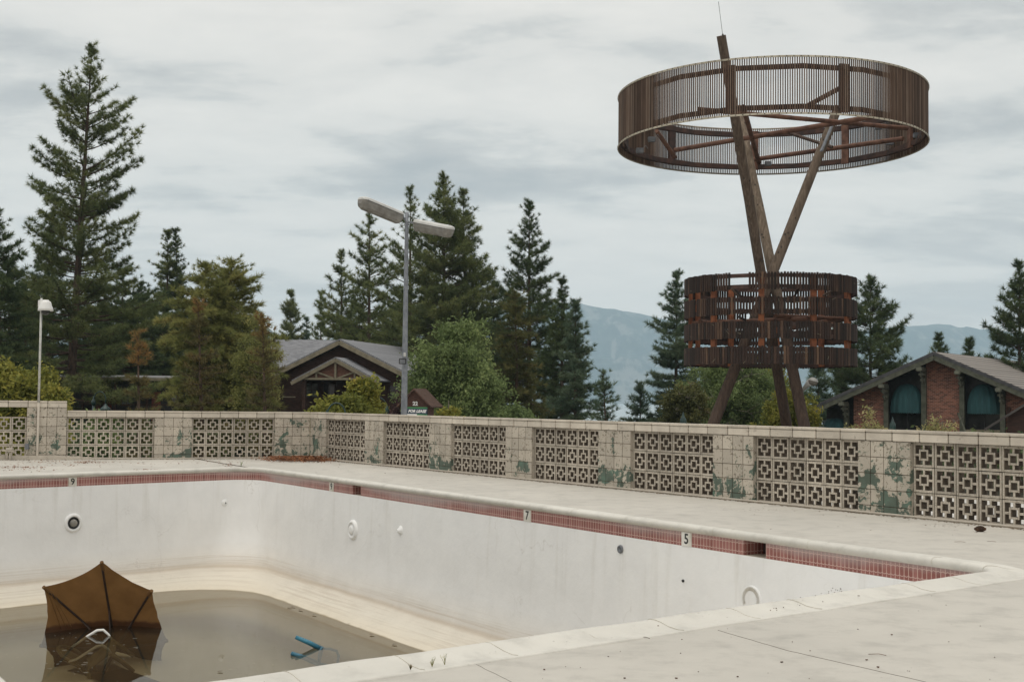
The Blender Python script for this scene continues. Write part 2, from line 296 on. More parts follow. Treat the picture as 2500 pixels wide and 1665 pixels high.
# ------------------------------------------------------------ mesh helpers
def WM(o):
    b = Matrix.LocRotScale(o.location, o.rotation_euler, o.scale)
    return WM(o.parent) @ o.matrix_parent_inverse @ b if o.parent else b
class MB:
    def __init__(s): s.v = []; s.f = []; s.m = []; s.t = []; s.tint = 0.5; s.uv = None
    def add(s, vs, fs, mi=0):
        o = len(s.v); s.v += [tuple(v) for v in vs]; s.t += [s.tint]*len(vs)
        s.f += [tuple(i+o for i in f) for f in fs]; s.m += [mi]*len(fs)
    def box(s, c, size, rot=None, mi=0):
        x, y, z = (a/2 for a in size); c = Vector(c)
        vs = [Vector((i, j, k)) for k in (-z, z) for j in (-y, y) for i in (-x, x)]
        if rot is not None: vs = [rot @ v for v in vs]
        s.add([c+v for v in vs], [(0, 2, 3, 1), (4, 5, 7, 6), (0, 1, 5, 4), (2, 6, 7, 3), (0, 4, 6, 2), (1, 3, 7, 5)], mi)
    def bevbox(s, c, size, b=.004, rot=None, mi=0):
        x, y, z = (a/2 for a in size); c = Vector(c); vs = []; 
        bm = bmesh.new(); bmesh.ops.create_cube(bm, size=1)
        for v in bm.verts: v.co = Vector((v.co.x*size[0], v.co.y*size[1], v.co.z*size[2]))
        bmesh.ops.bevel(bm, geom=bm.edges[:], offset=b, segments=2, affect='EDGES')
        bm.verts.index_update()
        vs = [(rot @ v.co if rot is not None else v.co)+c for v in bm.verts]
        s.add(vs, [[v.index for v in f.verts] for f in bm.faces], mi); bm.free()
    def bar(s, a, b, w, h, mi=0, up=(0, 0, 1)):
        a = Vector(a); b = Vector(b); d = b-a; L = d.length; d.normalize(); up = Vector(up)
        if abs(d.dot(up)) > .98: up = Vector((0, 1, 0))
        x = d.cross(up).normalized(); z = x.cross(d); R = Matrix((x, d, z)).transposed()
        s.box((a+b)/2, (w, L, h), R, mi)
    def tube(s, pts, rad, n=10, mi=0, cap=True, wob=0):
        pts = [Vector(p) for p in pts]
        if not hasattr(rad, '__len__'): rad = [rad]*len(pts)
        vs = []; fs = []; prev = None
        for i, p in enumerate(pts):
            d = (pts[min(i+1, len(pts)-1)]-pts[max(i-1, 0)]).normalized()
            if prev is None:
                a = Vector((0, 0, 1)) if abs(d.z) < .9 else Vector((1, 0, 0)); x = d.cross(a).normalized()
            else: x = (prev-d*prev.dot(d)).normalized()
            prev = x; y = d.cross(x)
            for k in range(n):
                an = 2*pi*k/n; r = rad[i]*(1+wob*sin(k*2.3+i*1.7)*.5)
                vs.append(p+x*cos(an)*r+y*sin(an)*r)
        for i in range(len(pts)-1):
            for k in range(n): k2 = (k+1) % n; fs.append((i*n+k, i*n+k2, (i+1)*n+k2, (i+1)*n+k))
        if cap: fs.append(tuple(range(n-1, -1, -1))); fs.append(tuple((len(pts)-1)*n+k for k in range(n)))
        s.add(vs, fs, mi)
    def lathe(s, prof, c=(0, 0, 0), n=24, mi=0, rot=None):
        c = Vector(c); vs = []; fs = []
        for r, z in prof:
            for k in range(n):
                v = Vector((r*cos(2*pi*k/n), r*sin(2*pi*k/n), z)); vs.append(c+(rot @ v if rot is not None else v))
        for i in range(len(prof)-1):
            for k in range(n): k2 = (k+1) % n; fs.append((i*n+k, i*n+k2, (i+1)*n+k2, (i+1)*n+k))
        s.add(vs, fs, mi)
    def prism(s, poly, d, mi=0):   # poly: list of Vector, d extrude vector
        n = len(poly); d = Vector(d); vs = [Vector(p) for p in poly]+[Vector(p)+d for p in poly]
        fs = [tuple(range(n-1, -1, -1)), tuple(range(n, 2*n))]+[(i, (i+1) % n, n+(i+1) % n, n+i) for i in range(n)]
        s.add(vs, fs, mi)
    def build(s, name, mats, parent=None, smooth=False, M0=None, loc=None):
        me = bpy.data.meshes.new(name); me.from_pydata(s.v, [], s.f); 
        if not isinstance(mats, (list, tuple)): mats = [mats]
        for m in mats: me.materials.append(m)
        me.polygons.foreach_set('material_index', s.m)
        if any(t != .5 for t in s.t):
            a = me.attributes.new('tint', 'FLOAT', 'POINT'); a.data.foreach_set('value', s.t)
        if s.uv:
            ul = me.uv_layers.new(name='UVMap')
            for l in me.loops: ul.data[l.index].uv = s.uv[l.vertex_index]
        bm = bmesh.new(); bm.from_mesh(me); bmesh.ops.recalc_face_normals(bm, faces=bm.faces[:]); bm.to_mesh(me); bm.free()
        if smooth: me.polygons.foreach_set('use_smooth', [True]*len(me.polygons))
        o = bpy.data.objects.new(name, me); C.objects.link(o)
        if M0 is not None: o.matrix_world = M0
        if loc is not None: o.location = loc
        if parent is not None:
            o.parent = parent
            if loc is None and M0 is None and not parent.get('_local'): o.matrix_parent_inverse = WM(parent).inverted()
        return o
def tag(o, label=None, cat=None, group=None, kind=None):
    if label: o['label'] = label
    if cat: o['category'] = cat
    if group: o['group'] = group
    if kind: o['kind'] = kind
    return o
def empty(name, loc, label, cat, group=None, rz=0, local=False):
    o = bpy.data.objects.new(name, None); C.objects.link(o); o.location = loc; o.rotation_euler = (0, 0, rz); o.empty_display_size = .2
    if local: o['_local'] = 1
    bpy.context.view_layer.update()
    return tag(o, label, cat, group)
def copy_tree(o, parent=None):
    c = o.copy(); C.objects.link(c); c.parent = parent
    for ch in list(o.children): copy_tree(ch, c)
    return c
def text_mesh(txt, size, name, mat, parent, MW, bold=0, ext=.002, shear=0, align='CENTER'):
    cu = bpy.data.curves.new(name, 'FONT'); cu.body = txt; cu.size = size; cu.extrude = ext; cu.offset = bold; cu.shear = shear
    cu.align_x = align; cu.align_y = 'CENTER'; cu.resolution_u = 3
    o = bpy.data.objects.new(name, cu); C.objects.link(o); dg = bpy.context.evaluated_depsgraph_get()
    me = bpy.data.meshes.new_from_object(o.evaluated_get(dg)); bpy.data.objects.remove(o)
    me.materials.clear(); me.materials.append(mat); q = bpy.data.objects.new(name, me); C.objects.link(q)
    if parent is not None: q.parent = parent; q.matrix_parent_inverse = WM(parent).inverted()
    q.matrix_basis = MW
    return q
def basis(x, y, z, o):
    m = Matrix((Vector(x), Vector(y), Vector(z))).transposed().to_4x4(); m.translation = Vector(o); return m
# ------------------------------------------------------------ the empty pool
nN = Vector((-.629, .777, 0)).normalized(); nR = Vector((.840, .543, 0)).normalized(); nF = Vector((-.691, .723, 0)).normalized()
# inward offset of the four sides: near (nN value 5.61), right (nR 9.25), far (nF 21.44), left (nR 1.30)
def isect(n1, c1, n2, c2):
    d = n1.x*n2.y-n1.y*n2.x; return Vector(((c1*n2.y-n1.y*c2)/d, (n1.x*c2-c1*n2.x)/d, 0))
def corners(off):
    a = 5.61+off; b = 9.25-off; c = 21.44-off; d = 1.27+off
    return [isect(nN, a, nR, b), isect(nR, b, nF, c), isect(nF, c, nR, d), isect(nR, d, nN, a)]   # NR, FR, FL, NL
def outline(off, rad, z, ns=14, na=10):
    P = corners(off); out = []
    for i in range(4):
        p = P[i]; a = (P[i-1]-p).normalized(); b = (P[(i+1) % 4]-p).normalized()
        ang = a.angle(b); t = rad/tan(ang/2); s = p+a*t; e = p+b*t; c = p+(a+b).normalized()*(rad/sin(ang/2))
        v0 = s-c; tot = pi-ang
        for k in range(na+1):
            th = tot*k/na; v = Matrix.Rotation(th, 3, 'Z') @ v0; out.append(c+v+Vector((0, 0, z)))
        # side points to the next corner
        q = P[(i+1) % 4]; a2 = (p-q).normalized(); b2 = (P[(i+2) % 4]-q).normalized(); t2 = rad/tan(a2.angle(b2)/2)
        e2 = q+a2*t2
        for k in range(1, ns): out.append(e.lerp(e2, k/ns)+Vector((0, 0, z)))
    return out
def rings(mb, R, mi=0):
    n = len(R[0]); vs = [p for r in R for p in r]; fs = []
    for i in range(len(R)-1):
        for k in range(n): k2 = (k+1) % n; fs.append((i*n+k, i*n+k2, (i+1)*n+k2, (i+1)*n+k))
    mb.add(vs, fs, mi)
MT['coping_joint'] = noisy('coping_joint', (.44, .41, .35), (.58, .55, .48), 8)
pool = empty('swimming_pool', corners(0)[0], 'empty white plastered swimming pool with a red tiled waterline band', 'swimming pool')
def shallow(p):      # floor rises away from the far deep end
    s = 21.44-(nF.x*p.x+nF.y*p.y); return -2.62 if s < 9 else max(-2.62, 0) if 0 else -2.62+min(1, (s-9)/8.5)*1.5
prof = [(.0, .50, -.203), (.02, .55, -.6), (.03, .6, -1.0), (.05, .7, -1.4), (.09, .8, -1.65), (.13, .9, -1.785), (.19, 1.0, -1.83), (.34, 1.15, -1.95), (.62, 1.35, -2.11), (.95, 1.6, -2.25),
        (1.3, 1.8, -2.36), (1.55, 1.95, -2.44), (2.0, 2.1, -2.52), (2.6, 1.8, -2.6), (3.2, 1.2, -2.62), (3.9, .4, -2.62)]
mb = MB(); R = []
for off, rad, z in prof:
    r = outline(off, rad, z)
    R.append([Vector((p.x, p.y, max(z, shallow(p)) if z < -1.2 else z)) for p in r])
rings(mb, R); n = len(R[0])
mb.add(R[-1], [tuple(range(n))])
shell = mb.build('pool_shell', MT['plaster'], pool, smooth=True)
# tile band with uv in metres, broken by two skimmer mouths
def band_pts(z, off=0.0): return outline(off, .50, z, ns=60, na=12)
top = band_pts(-.05); bot = band_pts(-.203); n = len(top)
cum = [0]
for i in range(n): cum.append(cum[-1]+(top[(i+1) % n]-top[i]).length)
Rd = Vector((nR.y, -nR.x, 0)); Rp = Vector((.23, 16.71, 0)); Rp -= nR*(nR.dot(Rp)-9.25)
Fq = Vector((-7.7, 22.36, 0)); Fq -= nF*(nF.dot(Fq)-21.44)
def wallpt(x, y):                                   # a point of the right hand pool wall seen at that pixel
    return onplane(x, y, Rp.x, Rp.y, Rd.x, Rd.y)
sk = []
for xa, xb in ((861, 881), (1815.5, 1870)):
    a = wallpt(xa, 1190 if xa < 1000 else 1330); b = wallpt(xb, 1195 if xa < 1000 else 1345); sk.append((a, b))
def in_sk(p):
    for a, b in sk:
        t0 = (a-Rp).dot(Rd); t1 = (b-Rp).dot(Rd); t = (p-Rp).dot(Rd)
        if abs(nR.dot(p)-9.25) < .03 and t0-.001 < t < t1+.001: return True
    return False
mb = MB(); uvs = []
def bandquad(p, q, u0, u1):
    mb.add([Vector((p.x, p.y, -.203)), Vector((q.x, q.y, -.203)), Vector((q.x, q.y, -.05)), Vector((p.x, p.y, -.05))], [(0, 1, 2, 3)])
    uvs.extend([(u0, 0), (u1, 0), (u1, .153), (u0, .153)])
for i in range(n):
    p, q = top[i], top[(i+1) % n]; segs = [(0., 1.)]; L = (q-p).length
    for a, b in sk:
        if abs(nR.dot(p)-9.25) < .02 and abs(nR.dot(q)-9.25) < .02:
            d = (q-p).normalized(); ta, tb = sorted(((a-p).dot(d)/L, (b-p).dot(d)/L)); ns_ = []
            for s0, s1 in segs:
                if tb <= s0 or ta >= s1: ns_.append((s0, s1)); continue
                if ta > s0: ns_.append((s0, ta))
                if tb < s1: ns_.append((tb, s1))
            segs = ns_
    for s0, s1 in segs: bandquad(p.lerp(q, s0), p.lerp(q, s1), cum[i]+L*s0, cum[i]+L*s1)
for a, b in sk:      # tiled reveals of the skimmer mouths
    for p, sgn in ((a, 1), (b, 1)):
        p = Vector((p.x, p.y, 0)); q = p+nR*.28
        mb.add([Vector((p.x, p.y, -.203)), Vector((q.x, q.y, -.203)), Vector((q.x, q.y, -.05)), Vector((p.x, p.y, -.05))], [(0, 1, 2, 3)])
        uvs.extend([(0, 0), (.28, 0), (.28, .153), (0, .153)])
mb.uv = uvs
band = mb.build('tile_band', MT['tile'], pool)
for a, b in sk:
    mb = MB(); a = Vector((a.x, a.y, 0)); b = Vector((b.x, b.y, 0)); d = (b-a)
    c = (a+b)/2+nR*.29; Rm = Matrix((Rd, nR, Vector((0, 0, 1)))).transposed()
    mb.box((c.x, c.y, -.125), (d.length+.04, .02, .18), Rm, 0)
    c2 = (a+b)/2+nR*.155; mb.box((c2.x, c2.y, -.213), (d.length, .29, .02), Rm, 1)
    tag(mb.build('skimmer_mouth', [MT['rust_dark'], MT['block']], pool))
# coping: bullnosed lip, in stones separated by dark joints
def cop_ring(off, z, r): return outline(off, max(r, .03), z, ns=60, na=12)
cprof = [(-.30, -.02), (-.30, .004), (-.285, .010), (-.24, .006), (-.16, .012), (-.09, .030), (-.04, .037), (.0, .036), (.025, .026), (.038, .006), (.034, -.018), (.02, -.038), (-.002, -.05), (-.05, -.055)]
mb = MB(); RR = [cop_ring(o_, z_, .50-o_) for o_, z_ in cprof]; n = len(RR[0])
cl = [0]
for i in range(n): cl.append(cl[-1]+(RR[7][(i+1) % n]-RR[7][i]).length)
vs = []; fs = []
for r in RR: vs += r
for i in range(len(RR)-1):
    for k in range(n): fs.append((i*n+k, i*n+(k+1) % n, (i+1)*n+(k+1) % n, (i+1)*n+k))
rc = random.Random(3)
vs = [v+Vector((0, 0, .003*sin(v.x*5.1+v.y*3.3)*sin(v.x*1.9)+rc.uniform(-.0006, .0006))) for v in vs]
mb.add(vs, fs)
cope = mb.build('coping', MT['coping'], pool, smooth=True)
mb = MB(); acc = 0; nextj = .45
for i in range(n):
    while cl[i+1] > nextj:
        f = (nextj-cl[i])/(cl[i+1]-cl[i])
        pts = [RR[j][i].lerp(RR[j][(i+1) % n], f)+Vector((0, 0, .0015)) for j in range(2, 13)]
        jig = Rd*0
        nr_ = nN.dot(RR[7][i]) < 5.9; mb.tube([p+(Vector((rc.uniform(-.004, .004), rc.uniform(-.004, .004), -.001 if nr_ else -.0012))) for p in pts],   .0024 if nr_ else .0020, 5)
        nextj += rc.uniform(.60, .72) if nr_ else rc.uniform(.9, 1.7)
tag(mb.build('coping_joints', MT['coping_joint'], pool), 'hairline joints between the white coping stones', kind='stuff')
# depth numbers
for num, (px, py), far in (('9', (177, 1180), True), ('9', (810, 1187), False), ('7', (1288, 1260), False), ('5', (1677, 1317), False)):
    if far: p = onplane(px, py, Fq.x, Fq.y, nF.y, -nF.x); nn = nF; dd = Vector((nF.y, -nF.x, 0))
    else: p = wallpt(px, py); nn = nR; dd = Vector((nR.y, -nR.x, 0))
    w = .150 if far else .165
    mb = MB(); Rm = Matrix((dd, nn, Vector((0, 0, 1)))).transposed(); c = Vector((p.x, p.y, -.126))-nn*.003
    mb.box(c, (w, .01, .150), Rm)
    pl = tag(mb.build('depth_marker', MT['dirtywhite'], pool), 'white tile with the number %s' % num)
    text_mesh(num, .155, 'number', MT['ink'], pl, basis(dd, (0, 0, 1), -nn, c-nn*.006), bold=.003, ext=.001)
# wall fittings
def fitting(p, nn, prof, name, mats, mis=None, n=28, label=None):
    mb = MB(); R = Vector((0, 0, 1)).rotation_difference(-nn).to_matrix()
    for pf, mi in prof: mb.lathe(pf, p, n, mi, R)
    return tag(mb.build(name, mats, pool, smooth=True), label)
p = onplane(177, 1276, Fq.x, Fq.y, nF.y, -nF.x)-nF*.035
fitting(p, nF, [([(.17, -.01), (.165, .006), (.14, .020), (.115, .022), (.108, .008), (.104, -.02)], 0), ([(.104, .010), (.080, .004), (.070, -.002), (.001, -.002)], 1), ([(.068, .006), (.062, .030), (.04, .042), (.001, .046)], 2)], 'pool_light', [MT['plaster'], MT['black'], MT['lens']], label='round pool light niche with dark ring')
p = onplane(547, 1227, Fq.x, Fq.y, nF.y, -nF.x)-nF*.03
fitting(p, nF, [([(.075, -.01), (.06, .008), (.02, .03), (.012, .032), (.012, .02), (.001, .02)], 0), ([(.014, .0325), (.001, .033)], 1)], 'inlet', [MT['plaster'], MT['black']])
p = wallpt(866, 1293)-nR*.035
fitting(p, nR, [([(.165, -.02), (.16, .01), (.14, .03), (.115, .034), (.11, .022), (.075, .022), (.07, .04), (.04, .046), (.001, .046)], 0)], 'pool_light_cover', [MT['plaster']], label='white round cover plate')
p = wallpt(981, 1295)-nR*.03
fitting(p, nR, [([(.09, -.02), (.05, .01), (.026, .05), (.02, .055), (.012, .055), (.012, .04), (.001, .04)], 0)], 'inlet', [MT['plaster']])
p = wallpt(1517, 1340)-nR*.022
fitting(p, nR, [([(.05, -.01), (.045, .008), (.03, .012), (.028, .004), (.001, .004)], 0)], 'inlet', [MT['greybox']])
p = wallpt(1517, 1340)
p = wallpt(1672, 1417)-nR*.028
fitting(p, nR, [([(.015, -.01), (.015, .006), (.001, .006)], 0)], 'plug_hole', [MT['black']])
# fan shaped return grate low on the right wall
p = wallpt(1839, 1462)-nR*.037; mb = MB(); dd = Vector((nR.y, -nR.x, 0))
for k in range(44):
    a = radians(-30+240*k/43); u = dd*cos(a)+Vector((0, 0, 1))*sin(a); v = dd*-sin(a)+Vector((0, 0, 1))*cos(a)
    mb.bar(p+u*.088, p+u*.125, .0022, .006, 0, up=nR)
R3 = Vector((0, 0, 1)).rotation_difference(-nR).to_matrix(); mb.lathe([(.140, -.02), (.137, .0), (.128, .003), (.001, .003)], p+nR*.006, 32, 1, R3)
mb.build('return_grate', [MT['coping_joint'], MT['plaster']], pool)
# standing water
w = outline(.50, 1.25, -2.1)
mb = MB(); mb.add(w, [tuple(range(len(w)))]); water = tag(mb.build('water', MT['water']), kind='structure')
# ------------------------------------------------------------ pool deck: sheet with a hole for the pool
CX, CY, AL, BE = -4.625, 29.24, .6077, .3298
dR = Vector((sin(AL), -cos(AL), 0)); dL = Vector((-cos(BE), -sin(BE), 0)); K = Vector((CX, CY, 0))
hole = outline(-.29, .79, 0.0, ns=14, na=10)
outer = []
cen = sum(hole, Vector())/len(hole)
for p in hole:                        # push each hole point out to the terrace boundary
    d = (p-cen).normalized(); best = 60
    for a, b in ((K+dR*26, K), (K, K+dL*22), (K+dL*22, Vector((-26, -12, 0))), (Vector((-26, -12, 0)), Vector((24, -12, 0))), (Vector((24, -12, 0)), K+dR*26)):
        e = b-a; den = d.x*e.y-d.y*e.x
        if abs(den) < 1e-6: continue
        t = ((a.x-cen.x)*e.y-(a.y-cen.y)*e.x)/den; s = ((a.x-cen.x)*d.y-(a.y-cen.y)*d.x)/den
        if t > 0 and -.001 <= s <= 1.001 and t < best: best = t
    outer.append(cen+d*best)
mb = MB(); n = len(hole)
mids = [[h.lerp(o_, f) for h, o_ in zip(hole, outer)] for f in (0, .04, .12, .3, .6, 1)]
rings(mb, mids)
# fill terrace corner at the wall joint
mb.add([K, K+dR*3.5, K+dL*3.5+Vector((0, 0, 0)), (K+dR*3.5).lerp(K+dL*3.5, .5)+Vector((0, -2, 0))], [(0, 1, 3, 2)]); 
for i in range(4): mb.v[-1-i] = tuple(Vector(mb.v[-1-i])-Vector((0, 0, .004)))
mb.add([Vector((-40, -14, -.3)), Vector((40, -14, -.3)), Vector((40, -12, -.05)), Vector((-40, -12, -.05))], [(0, 1, 2, 3)])
deck = tag(mb.build('pool_deck', MT['deck']), kind='structure')
# hairline cracks / control joints in the deck
mb = MB()
def crack(pts, r=.004, jit=.01, steps=12, z=.001):
    P = []
    for a, b in zip(pts[:-1], pts[1:]):
        for k in range(steps): P.append(a.lerp(b, k/steps)+Vector((rc.uniform(-jit, jit), rc.uniform(-jit, jit), z-a.lerp(b, k/steps).z)))
    P.append(Vector((pts[-1].x, pts[-1].y, z))); mb.tube(P, r, 4)
crack([onz(1752, 1538, 0), onz(1925, 1588, 0), onz(2250, 1662, 0), onz(2420, 1705, 0)], .0010, .003)
crack([onz(470, 1119, 0), onz(545, 1132, 0), onz(628, 1145, 0)], .012, .02)
crack([onz(1160, 1620, 0), onz(1250, 1665, 0), onz(1290, 1690, 0)], .0008, .003)
tag(mb.build('deck_joint', MT['mortar']), kind='structure')
# ------------------------------------------------------------ breeze block wall
def breeze_mesh():
    mb = MB(); W = .2985; D = .115; fr = .030; q = .135; t = .026; z0 = 0
    for sx in (-1, 1): mb.bevbox((sx*(W/2-fr/2), 0, 0), (fr, D, W), .003)
    for sz in (-1, 1): mb.bevbox((0, 0, sz*(W/2-fr/2)), (W-2*fr, D-.002, fr), .003)
    for sx in (-1, 1): mb.bevbox((sx*(q/2-t/2), 0, 0), (t, D+.001, q), .003)
    for sz in (-1, 1): mb.bevbox((0, 0, sz*(q/2-t/2)), (q-2*t, D-.001, t), .003)
    g = (W/2-fr-q/2)
    for s in (-1, 1):
        mb.box((s*(q/2+g/2), 0, 0), (g+.004, D-.004, .028)); mb.box((0, 0, s*(q/2+g/2)), (.028, D-.004, g+.004))
    return mb
BR = breeze_mesh(); MAXB = 18
def inner_faces(mb):      # faces inside the openings get their shade as a darker colour
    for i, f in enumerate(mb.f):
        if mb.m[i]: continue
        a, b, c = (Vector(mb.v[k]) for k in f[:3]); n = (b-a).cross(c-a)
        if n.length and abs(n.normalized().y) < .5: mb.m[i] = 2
def panel_mb(nc, nr, seed):
    r = random.Random(seed); mb = MB(); S = 3*M/2
    for i in range(nc):
        for j in range(nr):
            c = Vector((S*(i+.5)+r.uniform(-.002, .002), r.uniform(-.003, .003), S*(j+.5)+r.uniform(-.0015, .0015)))
            mb.tint = r.random(); mb.add([Vector(v)+c for v in BR.v], BR.f); mb.tint = .5
    for i in range(nc+1): mb.box((S*i, 0, S*nr/2), (.0065, .060, S*nr), None, 1)
    for j in range(nr+1): mb.box((S*nc/2, 0, S*j), (S*nc, .058, .0065), None, 1)
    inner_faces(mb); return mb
PANEL = panel_mb(6, 3, 1)
pan_me = [panel_mb(6, 3, k) for k in (1, 2)]
PR = random.Random(31)
def pillar_mb(nt, rows, depth=.20, half=True, side=0):
    mb = MB(); g = .0075; H = M*(rows)
    zs = []; z = M*rows
    while z > 0.001: zs.append((max(z-M, 0), z)); z -= M
    mb.box((M*nt/2, depth/2, H/2), (M*nt-.012, depth-.014, H-.004), None, 1)
    for i in range(nt):
        for (a, b) in zs:
            mb.tint = PR.random(); mb.bevbox((M*(i+.5), .045+PR.uniform(-.0015, .0015), (a+b)/2), (M-g, .09, b-a-g), .003)
            mb.bevbox((M*(i+.5), depth-.045, (a+b)/2), (M-g, .09, b-a-g), .003)
    for s in (0, 1): mb.box((s*M*nt+(g*.6 if s == 0 else -g*.6), depth/2, H/2), (.004, depth-.02, H-.01), None, 0)
    return mb
def cap_mb(L, n, seed, depth=.235):
    r = random.Random(seed); mb = MB(); s = L/n
    mb.box((L/2, .0975, .05), (L-.01, .195, .095), None, 1)
    for i in range(n):
        a = r.uniform(-.002, .002)
        mb.tint = r.random(); mb.bevbox((s*(i+.5), .0975+a, .052), (s-.010, .215, .098), .006)
    for i in range(n):
        a = r.uniform(-.003, .003); off = .5 if False else 0
        mb.tint = r.random(); mb.bevbox((s*(i+.5), .0975+a, .124+r.uniform(-.0015, .0015)), (s-.008, .225, .036), .008)
    mb.box((L/2, .0975, .104), (L-.02, .19, .012), None, 1)
    return mb
def run(origin, d, inward, spec, name, label, z0=0.0, capn=True):
    """spec: list of ('p', tiles) pillars and ('b', blocks) panels along d; inward = direction away from the pool"""
    root = empty(name, origin, label, 'wall', 'sections of breeze block wall around the deck')
    d = d.normalized(); nn = inward.normalized(); s = 0; ps = 0; k = 0
    for kind, n, *rest in spec:
        Mx = basis(d, nn, (0, 0, 1), origin+d*s)
        if kind == 'p':
            mb = pillar_mb(n, 4.5 if not rest else rest[0]); o = mb.build('pillar', [MT['peel'], MT['mortar']])
            o.parent = root; o.matrix_parent_inverse = WM(root).inverted(); o.matrix_basis = Mx; o['peel'] = rest[1] if len(rest) > 1 else 0.0
            s += n*M
        else:
            mb = pan_me[k % 2] if n == 6 else panel_mb(n, rest[0] if rest else 3, 5); o = mb.build('breeze_block_panel', [MT['breeze'], MT['mortar'], MT['breeze_shaded']])
            o.parent = root; o.matrix_parent_inverse = WM(root).inverted(); o.matrix_basis = basis(d, nn, (0, 0, 1), origin+d*s+nn*.115)
            s += n*M*1.5; k += 1
    mb = cap_mb(s, int(round(s/(2*M))), 3); o = mb.build('coping_blocks', [MT['block'], MT['mortar']]); o.parent = root; o.matrix_parent_inverse = WM(root).inverted()
    rows = 4.5 if name != 'raised_breeze_block_wall' else 5.5
    o.matrix_basis = basis(d, nn, (0, 0, 1), origin+Vector((0, 0, rows*M))-nn*.0)
    mb = MB(); mb.tube([(0, -.012, .012), (s, -.012, .012)], .014, 8); o = mb.build('base_conduit', [MT['block']]); o.parent = root; o.matrix_parent_inverse = WM(root).inverted(); o.matrix_basis = basis(d, nn, (0, 0, 1), origin+Vector((0, 0, .0)))
    return root, s
inR = Vector((-dR.y, dR.x, 0)); inL = Vector((dL.y, -dL.x, 0))
if inR.y < 0: inR = -inR
if inL.y < 0: inL = -inL
K0 = K+Vector((0, 0, .003))
pe = [-.05, -.045, -.05, -.03, -.02, .005, .02, .03, .03]
spec = [('p', 4, 4.5, -.03)]
for i in range(9): spec += [('b', 6), ('p', 4, 4.5, pe[i])]
run(K0, dR, inR, spec, 'breeze_block_wall', 'long beige breeze block wall with peeling green patched pillars along the pool')
run(K0+dL*.001, dL, inL, [('p', 4, 4.5, -.015), ('b', 6), ('p', 4, 4.5, -.04), ('b', 6)], 'breeze_block_wall', 'short low breeze block wall between the corner and the raised wall')
run(K0+dL*(26*M+.003), dL, inL, [('p', 4, 5.5, -.04), ('b', 3, 3), ('p', 4, 5.5, -.03), ('b', 6)], 'raised_breeze_block_wall', 'taller breeze block wall section at the left behind the camera pole')
# footing exposed under the raised wall
mb = MB(); L0 = 19*M; L1 = 50*M
for i in range(28):
    a = L0+(L1-L0)*i/28; b = L0+(L1-L0)*(i+1)/28; h = min(1, (a-L0)/1.6)*.085+rc.uniform(0, .012); c = K+dL*((a+b)/2)-inL*.035+Vector((0, 0, h/2))
    mb.box(c, (b-a+.002, .075+rc.uniform(-.006, .006), h+.01), Matrix((dL, inL, Vector((0, 0, 1)))).transposed())
tag(mb.build('concrete_footing', MT['block']), 'rough concrete footing strip under the raised wall', 'footing')
# ------------------------------------------------------------ camera pole and conduits on the left wall
def onL(x, y, f=.05):
    p0 = K-inL*f; return onplane(x, y, p0.x, p0.y, dL.x, dL.y)
pb = onL(91, 1105); pb.z = .06; pt = onL(99.5, 735); pt.x, pt.y = pb.x+.0, pb.y
cp = empty('camera_pole', (pb.x, pb.y, 0), 'slim pale metal pole with a white dome security camera on top', 'camera pole')
mb = MB(); mb.tube([(pb.x, pb.y, 1.22), (pb.x, pb.y, pt.z)], .024, 12); mb.build('pole', MT['galv_light'], cp, smooth=True)
e = pb+dL*-.12+Vector((0, 0, -.045))
mb = MB(); mb.tube([(pb.x, pb.y, 1.22), (pb.x, pb.y, .12), (pb.x, pb.y, .07), pb-dL*.03+Vector((0, 0, -.03)), pb-dL*.09+Vector((0, 0, -.045)), pb-dL*.5+Vector((0, 0, -.045)), pb-dL*2.2+Vector((0, 0, -.045))], .026, 10); mb.build('painted_conduit', MT['block'], cp, smooth=True)
hx = Vector((pb.x, pb.y, pt.z)); rt = -dL
mb = MB(); mb.bevbox(hx+rt*-.01+Vector((0, 0, -.06)), (.10, .10, .16), .012); mb.tube([hx+Vector((0, 0, .0)), hx+Vector((0, 0, .06))], .022, 10); mb.build('mount_bracket', MT['white'], cp)
hc = hx+rt*.09-inL*.08
mb = MB(); mb.lathe([(.001, .0), (.06, .0), (.075, -.025), (.10, -.035), (.115, -.07), (.125, -.12), (.155, -.18), (.162, -.235), (.15, -.235), (.001, -.225)], hc+Vector((0, 0, .02)), 28); mb.build('camera_housing', MT['white'], cp, smooth=True)
mb = MB(); mb.lathe([(.088, 0), (.088, -.02), (.08, -.05), (.055, -.08), (.001, -.092)], hc+Vector((0, 0, -.213)), 24); mb.build('camera_dome', MT['darkglass'], cp, smooth=True)
# valve stand and conduit at far left
vb = onL(21, 1110, .16)
vs_ = empty('pipe_stand', (vb.x, vb.y, 0), 'small beige pipe stand with a flat box at the foot of the raised wall', 'pipe stand')
mb = MB(); mb.tube([(vb.x-.03, vb.y, -.01), (vb.x-.03, vb.y, .19)], .018, 8); mb.tube([(vb.x+.03, vb.y, -.01), (vb.x+.03, vb.y, .19)], .018, 8); mb.build('pipe', MT['block'], vs_, smooth=True)
mb = MB(); mb.bevbox((vb.x, vb.y, .20), (.26, .10, .025), .004); mb.bevbox((vb.x+.02, vb.y, .24), (.14, .08, .05), .008); mb.build('box', MT['block'], vs_)
jb = onL(66, 1090, .05)
jx = empty('outlet_box', jb, 'small grey outlet box with a curved conduit on the raised wall', 'outlet box')
mb = MB(); mb.bevbox(jb, (.075, .05, .12), .006); mb.build('box', MT['greybox'], jx)
mb = MB(); q = jb+Vector((0, 0, -.06)); mb.tube([q, q+Vector((0, 0, -.06)), q+Vector((-.03, 0, -.13)), q+Vector((-.10, 0, -.165)), q+Vector((-.2, 0, -.15)), q+Vector((-.26, 0, -.06))], .012, 8); mb.build('conduit', MT['block'], jx, smooth=True)
